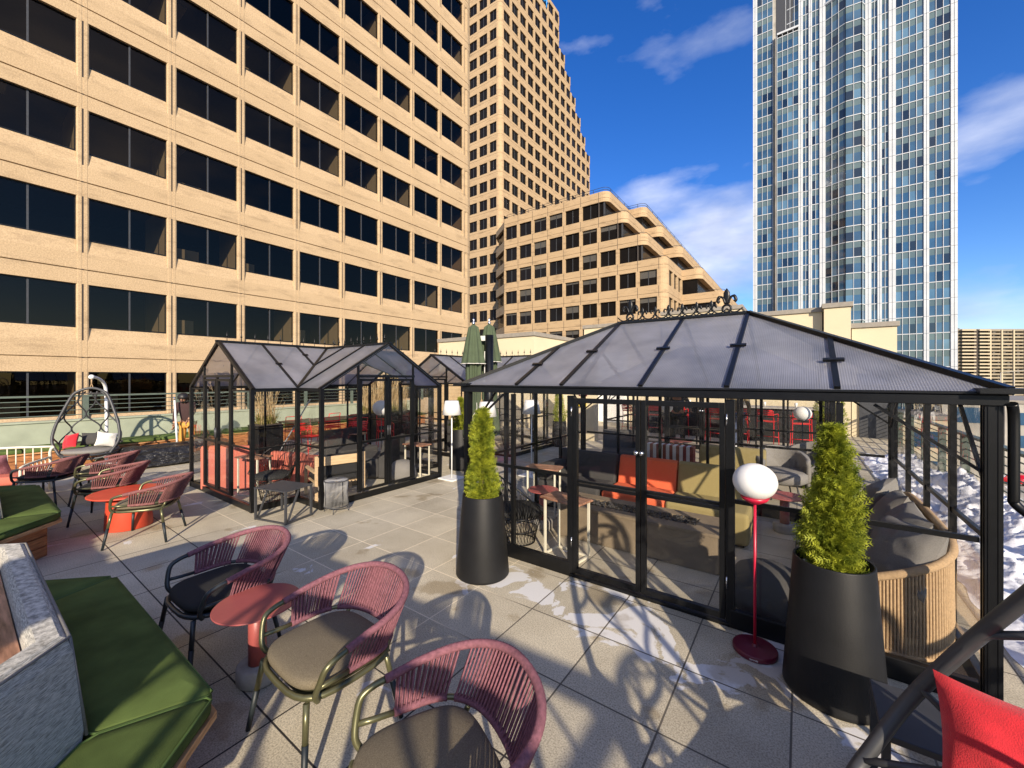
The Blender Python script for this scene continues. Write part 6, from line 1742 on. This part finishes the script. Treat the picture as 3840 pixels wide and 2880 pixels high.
# ---------------------------------------------------------------- people
def skin_mesh(name, nodes, edges, mt, parent, root=0):
    me = bpy.data.meshes.new(name); me.from_pydata([n[0] for n in nodes], edges, []); me.materials.append(M[mt])
    o = bpy.data.objects.new(name, me); COL.objects.link(o); o.parent = parent
    o.modifiers.new('skin', 'SKIN').use_smooth_shade = True
    if not me.skin_vertices: me.skin_vertices.new() if hasattr(me.skin_vertices, 'new') else None
    sv = me.skin_vertices[0].data
    for i, n in enumerate(nodes): sv[i].radius = (n[1], n[2] if len(n) > 2 else n[1]); sv[i].use_root = (i == root)
    s = o.modifiers.new('sub', 'SUBSURF'); s.levels = 2; s.render_levels = 2
    return o
def person(loc, rz, label, top, bottom, hair, H=1.75, head_tilt=0., hands=None, feet='shoe', step=.1, hold=None, lean=0.):
    t = thing('person', loc, label, 'person', None, rz); k = H/1.75
    V = lambda x, y, z: (x*k, y*k, z*k)
    lh, rh = hands or ((-.27, -.08, .86), (.27, -.08, .86))
    lx = lean
    hy = -.03-.10*head_tilt-lx; hz_ = 1.60-.05*head_tilt
    shl, shr = (-.175, -lx*.9, 1.42), (.175, -lx*.9, 1.42)
    def mid(a, b_, f=.5, push=(0, 0, 0)): return tuple(a[i]+(b_[i]-a[i])*f+push[i] for i in range(3))
    el, er = mid(shl, lh, .5, (-.04, .05, 0)), mid(shr, rh, .5, (.04, .05, 0))
    # body as one surface
    nodes = [(V(0, 0, .95), .13*k, .10*k), (V(0, -lx*.4, 1.12), .125*k, .09*k), (V(0, -lx*.9, 1.34), .15*k, .095*k), (V(0, -.01-lx, 1.47), .055*k, .055*k), (V(0, hy*.7-.0, 1.54), .055*k, .06*k),
             (V(0, hy, hz_), .078*k, .092*k), (V(0, hy-.01, hz_+.09), .07*k, .085*k),
             (V(*shl), .05*k), (V(*el), .04*k), (V(*lh), .027*k), (V(*shr), .05*k), (V(*er), .04*k), (V(*rh), .027*k),
             (V(-.10, 0, .90), .085*k), (V(-.11, -step*.5-.02, .49), .058*k), (V(-.11, -step*.4+.03, .10), .04*k), (V(.10, 0, .90), .085*k), (V(.11, step*.5-.03, .49), .058*k), (V(.11, step+.03, .10), .04*k)]
    edges = [(0, 1), (1, 2), (2, 3), (3, 4), (4, 5), (5, 6), (2, 7), (7, 8), (8, 9), (2, 10), (10, 11), (11, 12), (0, 13), (13, 14), (14, 15), (0, 16), (16, 17), (17, 18)]
    body = skin_mesh('body', nodes, edges, 'skin', t)
    # hands with five fingers, as skinned chains rooted in the palm
    for hp, ep, nm in ((lh, el, -1), (rh, er, 1)):
        d = (Vector(hp)-Vector(ep)).normalized(); side = Vector((0, 1, 0)) if abs(d.y) < .8 else Vector((1, 0, 0)); side = (side-d*side.dot(d)).normalized(); up = d.cross(side)*nm
        p0 = Vector(hp)+d*.02; hn = [(V(*p0), .022*k, .014*k), (V(*(p0+d*.06)), .034*k, .013*k)]; he = [(0, 1)]
        for f, (off, ln) in enumerate(((-.028, .062), (-.010, .074), (.010, .070), (.028, .055))):
            a_ = p0+d*.085+side*off; b2 = a_+d*ln*.5+up*.008; c2 = b2+d*ln*.35+up*.028
            i0 = len(hn); hn += [(V(*a_), .0095*k), (V(*b2), .0085*k), (V(*c2), .0075*k)]; he += [(1, i0), (i0, i0+1), (i0+1, i0+2)]
        a_ = p0+d*.025-side*.036; b2 = a_+d*.03-side*.02+up*.012; i0 = len(hn); hn += [(V(*a_), .011*k), (V(*b2), .0095*k)]; he += [(0, i0), (i0, i0+1)]
        skin_mesh('hand', hn, he, 'skin', t)
    # clothes
    tn = [(V(0, 0, .90), .155*k, .12*k), (V(0, -lx*.4, 1.12), .15*k, .11*k), (V(0, -lx*.9, 1.34), .175*k, .115*k), (V(0, -.005-lx, 1.455), .08*k, .075*k),
          (V(*shl), .068*k), (V(*el), .056*k), (V(*mid(el, lh, .85)), .042*k), (V(*shr), .068*k), (V(*er), .056*k), (V(*mid(er, rh, .85)), .042*k)]
    skin_mesh('jacket' if 'jacket' in label else 'sweater', tn, [(0, 1), (1, 2), (2, 3), (2, 4), (4, 5), (5, 6), (2, 7), (7, 8), (8, 9)], top, t)
    bn = [(V(0, 0, .95), .150*k, .118*k), (V(-.10, 0, .87), .098*k), (V(-.11, -step*.5-.02, .49), .074*k), (V(-.11, -step*.4+.03, .10), .06*k), (V(.10, 0, .87), .098*k), (V(.11, step*.5-.03, .49), .074*k), (V(.11, step+.03, .10), .06*k)]
    skin_mesh('trousers', bn, [(0, 1), (1, 2), (2, 3), (0, 4), (4, 5), (5, 6)], bottom, t)
    for x, y in ((-.11, -step*.4+.03), (.11, step+.03)):
        skin_mesh('shoe', [(V(x, y+.04, .045), .042*k, .038*k), (V(x, y-.06, .04), .045*k, .034*k), (V(x, y-.17, .032), .038*k, .026*k)], [(0, 1), (1, 2)], feet, t)
    # face and hair
    m = MB(); c_ = V(0, hy+.012, hz_+.055); m.sphere(c_, .126*k, 18, 12, sz=1.0, sx=.98, sy=1.05)
    m.v = [(x+.012*noise.noise((x*30, y*30, z*30)), y+.012*noise.noise((x*30, y*30, z*30+9)), z-(.03 if z < c_[2]-.05 and y > c_[1] else 0)) for x, y, z in m.v]
    m.v = [(x, y, z) for x, y, z in m.v]; 
    # keep the hair off the face: squash the front lower quarter inwards
    m.v = [((x, y+(.07 if (y < c_[1]-.03*k and z < c_[2]+(.03 if head_tilt < .5 else -.04)*k) else 0), z) for x, y, z in [p]).__next__() for p in m.v]
    m.build('hair', hair, t)
    m = MB()
    for s_ in (-1, 1): m.sphere(V(s_*.032, hy-.098, hz_+.028), .010*k, 8, 6)
    m.build('eyes', 'black', t)
    m = MB(); m.rings([[(x+V(0, hy-.098-dy, 0)[0], V(0, hy-.098-dy, 0)[1], z) for x, z in [( .011*k*math.cos(a), V(0, 0, hz_)[2]+zz+.006*math.sin(a)) for a in [2*math.pi*q/8 for q in range(8)]]] for dy, zz in ((0, .02), (.012, .002), (.006, -.012))])
    m.build('nose', 'skin', t)
    m = MB(); m.bb(-.022*k, .022*k, (hy-.102)*k, (hy-.09)*k, (hz_-.042)*k, (hz_-.034)*k); m.build('mouth', 'wine', t)
    m = MB()
    for s_ in (-1, 1): m.sphere(V(s_*.088, hy+.005, hz_+.01), .022*k, 8, 6, sx=.4)
    m.build('ears', 'skin', t)
    return t
person((-12.25, 3.42, 0), R(52), 'person in dark brown sweater and mustard trousers holding a pole by the bench', 'brown_k', 'mustard', 'hair', H=1.62, head_tilt=1.1, hands=((-.20, -.24, .92), (.12, -.26, 1.02)), feet='black', step=.05, lean=.10)
t = thing('pole', (-12.05, 3.18, 0), 'long white pole held upright by the worker in mustard trousers', 'pole')
m = MB(); m.cyl((0, 0, .004), (-.03, -.06, 1.42), .02, n=10); m.build('shaft', 'white', t); m = MB(); m.cyl((-.03, -.06, 1.421), (-.033, -.065, 1.50), .016, n=10); m.build('grip', 'steel', t)
person((-2.75, 11.75, 0), R(170), 'person in navy puffer jacket standing at the bar behind the globe lamp', 'navy_j', 'charcoal', 'hair', H=1.80, hands=((-.2, -.3, 1.05), (.22, -.3, 1.05)), step=.08)
person((-1.45, 13.05, 0), R(200), 'person in olive jacket, blue jeans and white shoes walking along the bar', 'olive_j', 'jeans', 'hair', H=1.80, hands=((-.25, .12, .86), (.25, -.2, .88)), step=.26)

# ---------------------------------------------------------------- the city below on the right
def building_box(name, x0, x1, y0, y1, z1, mt, label, rows=0, wmat='bglass'):
    t = thing(name, ((x0+x1)/2, (y0+y1)/2, STREET), label, 'building'); cx, cy = (x0+x1)/2, (y0+y1)/2
    m = MB(); m.bb(x0-cx, x1-cx, y0-cy, y1-cy, .004, z1-STREET); m.build('wall', mt, t)
    m = MB(); m.bb(x0-cx-.2, x1-cx+.2, y0-cy-.2, y1-cy+.2, z1-STREET+.003, z1-STREET+.5); m.build('parapet', 'coping', t)
    H = z1-STREET
    for r in range(rows):
        n = max(1, int((y1-y0)/4))
        for k in range(n):
            y = y0-cy+(k+.2)*(y1-y0)/n; m = MB(); m.bb(x0-cx-.06, x0-cx-.003, y, y+(y1-y0)/n*.6, H-3.3-r*3.5, H-1.4-r*3.5); m.build('window', wmat, t)
        n = max(1, int((x1-x0)/4))
        for k in range(n):
            x = x0-cx+(k+.2)*(x1-x0)/n; m = MB(); m.bb(x, x+(x1-x0)/n*.6, y0-cy-.06, y0-cy-.003, H-3.3-r*3.5, H-1.4-r*3.5); m.build('window', wmat, t)
    return t
building_box('street_building', 10, 14.5, 68, 80, -3.0, 'cream', 'low cream building with teal windows below the right railing', 2)
building_box('street_building', 14.8, 19, 74, 92, -.3, 'conc_wall', 'plain weathered grey concrete building beyond the cream one', 1)
building_box('street_building', 26, 60, 96, 122, -2.0, 'conc_wall', 'wide grey concrete hall in front of the glass tower', 2)
m = MB(); dv = Vector((-ST, CT)); rv = Vector((CT, ST))
def GP(a, f, z): p = rv*a+dv*f; return (p.x, p.y, z)
for (f0, f1, z, nm) in ((150, 170, -6.5, 'elevated_road'), (190, 206, -4.6, 'elevated_road')):
    m = MB(); m.add([GP(60, f0, z), GP(900, f0+40, z), GP(900, f1+40, z), GP(60, f1, z), GP(60, f0, z-1.4), GP(900, f0+40, z-1.4), GP(900, f1+40, z-1.4), GP(60, f1, z-1.4)], [(0, 1, 2, 3), (4, 5, 1, 0), (7, 6, 5, 4), (3, 2, 6, 7)])
    m.add([GP(60, f0, z+1.0), GP(900, f0+40, z+1.0), GP(900, f0+40, z), GP(60, f0, z), GP(60, f0+.4, z+1.0), GP(900, f0+40.4, z+1.0)], [(0, 1, 2, 3), (4, 5, 1, 0)], 1)
    for a in range(70, 420, 22): m.box(GP(a, (f0+f1)/2+3, z-1.4-4), (1.6, 1.6, 8), TH, 1)
    structure(m, nm, ['asphalt', 'conc_wall'])
# street lanes with kerb lines, snow patches
m = MB(); m.add([GP(28, 18, STREET+.02), GP(60, 18, STREET+.02), GP(190, 140, STREET+.02), GP(130, 140, STREET+.02)], [(0, 1, 2, 3)])
structure(m, 'road', 'conc_wall')
m = MB()
for k in range(26):
    f = 22+k*4.5; a = 33+(f-18)*.93; m.add([GP(a, f, STREET+.03), GP(a+.4, f, STREET+.03), GP(a+2.4, f+2.2, STREET+.03), GP(a+2.0, f+2.2, STREET+.03)], [(0, 1, 2, 3)])
structure(m, 'road_marking', 'white')
rnd = random.Random(2); m = MB()
for k in range(60):
    f = rnd.uniform(20, 120); a = f*1.27*rnd.uniform(.8, 1.25); r_ = rnd.uniform(.8, 3.6)
    n = 14; c_ = GP(a, f, STREET+.05); m.rings([[(c_[0]+r_*q*rnd.uniform(.7, 1.2)*math.cos(6.283*i/n), c_[1]+r_*q*.6*rnd.uniform(.7, 1.2)*math.sin(6.283*i/n), c_[2]+h) for i in range(n)] for q, h in ((1, 0), (.7, .22), (.3, .35))])
o = m.build('snow_patches', 'snow'); o['kind'] = 'stuff'; o['label'] = 'snow patches along the streets below'; o['category'] = 'snow'
def car(loc, rz, paint, label):
    t = thing('parked_car', loc, label, 'car', 'cars in the streets below', rz)
    m = MB(); prof = [(-2.2, .35), (-2.25, .75), (-1.9, .92), (-1.2, .98), (-.75, 1.38), (.75, 1.42), (1.35, .98), (2.1, .85), (2.25, .6), (2.2, .32)]
    vs = []
    for y, k in ((-.88, 1), (.88, 1)): vs += [(x, y*(.82 if z > 1.2 else 1), z) for x, z in prof]
    n = len(prof); m.add(vs, [(i, (i+1) % n, (i+1) % n+n, i+n) for i in range(n)]+[tuple(range(n))[::-1], tuple(range(n, 2*n))]); m.build('body', paint, t, bevel=.08, seg=3)
    m = MB(); m.add([(-1.12, -.70, 1.0), (-.74, -.66, 1.34), (-.74, .66, 1.34), (-1.12, .70, 1.0)], [(0, 1, 2, 3)]); m.add([(1.3, -.70, 1.02), (.78, -.66, 1.39), (.78, .66, 1.39), (1.3, .70, 1.02)], [(3, 2, 1, 0)])
    for s_ in (-1, 1): m.add([(-.95, s_*.885, 1.02), (1.1, s_*.885, 1.02), (.7, s_*.76, 1.36), (-.7, s_*.76, 1.34)], [(0, 1, 2, 3)])
    m.v = [(x*1.01, y*1.01, z*1.01) for x, y, z in m.v]; m.build('windows', 'car_glass', t)
    for x in (-1.4, 1.4):
        for y in (-.85, .85): m = MB(); m.cyl((x, y-.1, .33), (x, y+.1, .33), .33, n=18); m.build('wheel', 'tyre', t)
    return t
cr_ = car(GP(71.6, 57.0, STREET+.03), TH+R(25), 'car_red', 'bright red car on the street at the right edge')
for a, f, mt, an, lab in ((115.5, 92, 'car_white', 30, 'white car on the street beyond the red one'), (130.2, 104, 'car_dark', 60, 'dark car parked near the elevated road'), (113, 100, 'car_white', 10, 'white van like car in the lot far below'), (121, 104, 'car_dark', 40, 'dark car farther up the street'), (140, 118, 'car_white', 80, 'pale car in the far parking row'), (162, 129, 'car_dark', 80, 'dark car in the far parking row')):
    c = dup(cr_, GP(a, f, STREET+.03), TH+R(an), lab); swap(c, 'car_red', mt)
def street_lamp(loc, H, label):
    t = thing('street_lamp', loc, label, 'street lamp', 'tall street lamps below')
    m = MB(); m.cyl((0, 0, .0), (0, 0, H), .16, .08, 8); m.build('pole', 'conc_wall', t); m = MB(); m.bar((0, 0, H), (1.8, .6, H+.3), .1, .1); m.box((2.1, .7, H+.3), (.9, .35, .15)); m.build('arm', 'conc_wall', t)
street_lamp(GP(97, 80, STREET), 16, 'tall street lamp near the red car'); street_lamp(GP(152, 122, STREET), 17, 'tall street lamp by the elevated road'); street_lamp(GP(75, 72, STREET), 13, 'street lamp seen through the pavilion side')

# bare street trees below
def bare_tree(loc, H, seed, label):
    t = thing('bare_tree', loc, label, 'tree', 'bare street trees'); rnd = random.Random(seed); m = MB(); m2 = MB()
    def grow(p, d, L_, r, lvl):
        q = p+d*L_; (m if lvl < 1 else m2).tube([p, q], [r, r*.6], 6 if lvl < 2 else 4, caps=False)
        if lvl >= 4: return
        for k in range(3 if lvl else 4):
            v = Vector((rnd.gauss(0, 1), rnd.gauss(0, 1), rnd.gauss(0, .5))); grow(q if k < 2 else p+d*L_*.7, (d+v*.45).normalized(), L_*rnd.uniform(.6, .8), r*.55, lvl+1)
    grow(Vector((0, 0, 0)), Vector((0, 0, 1)), H*.3, H*.03, 0); m.build('trunk', 'bark', t); m2.build('crown', 'bark', t)
bare_tree(GP(66, 62, STREET), 9, 1, 'bare tree below the railing, nearest the red car'); bare_tree(GP(84, 88, STREET), 10, 2, 'bare tree farther along the street'); bare_tree(GP(60, 78, STREET), 9, 3, 'bare tree seen through the pavilion side')
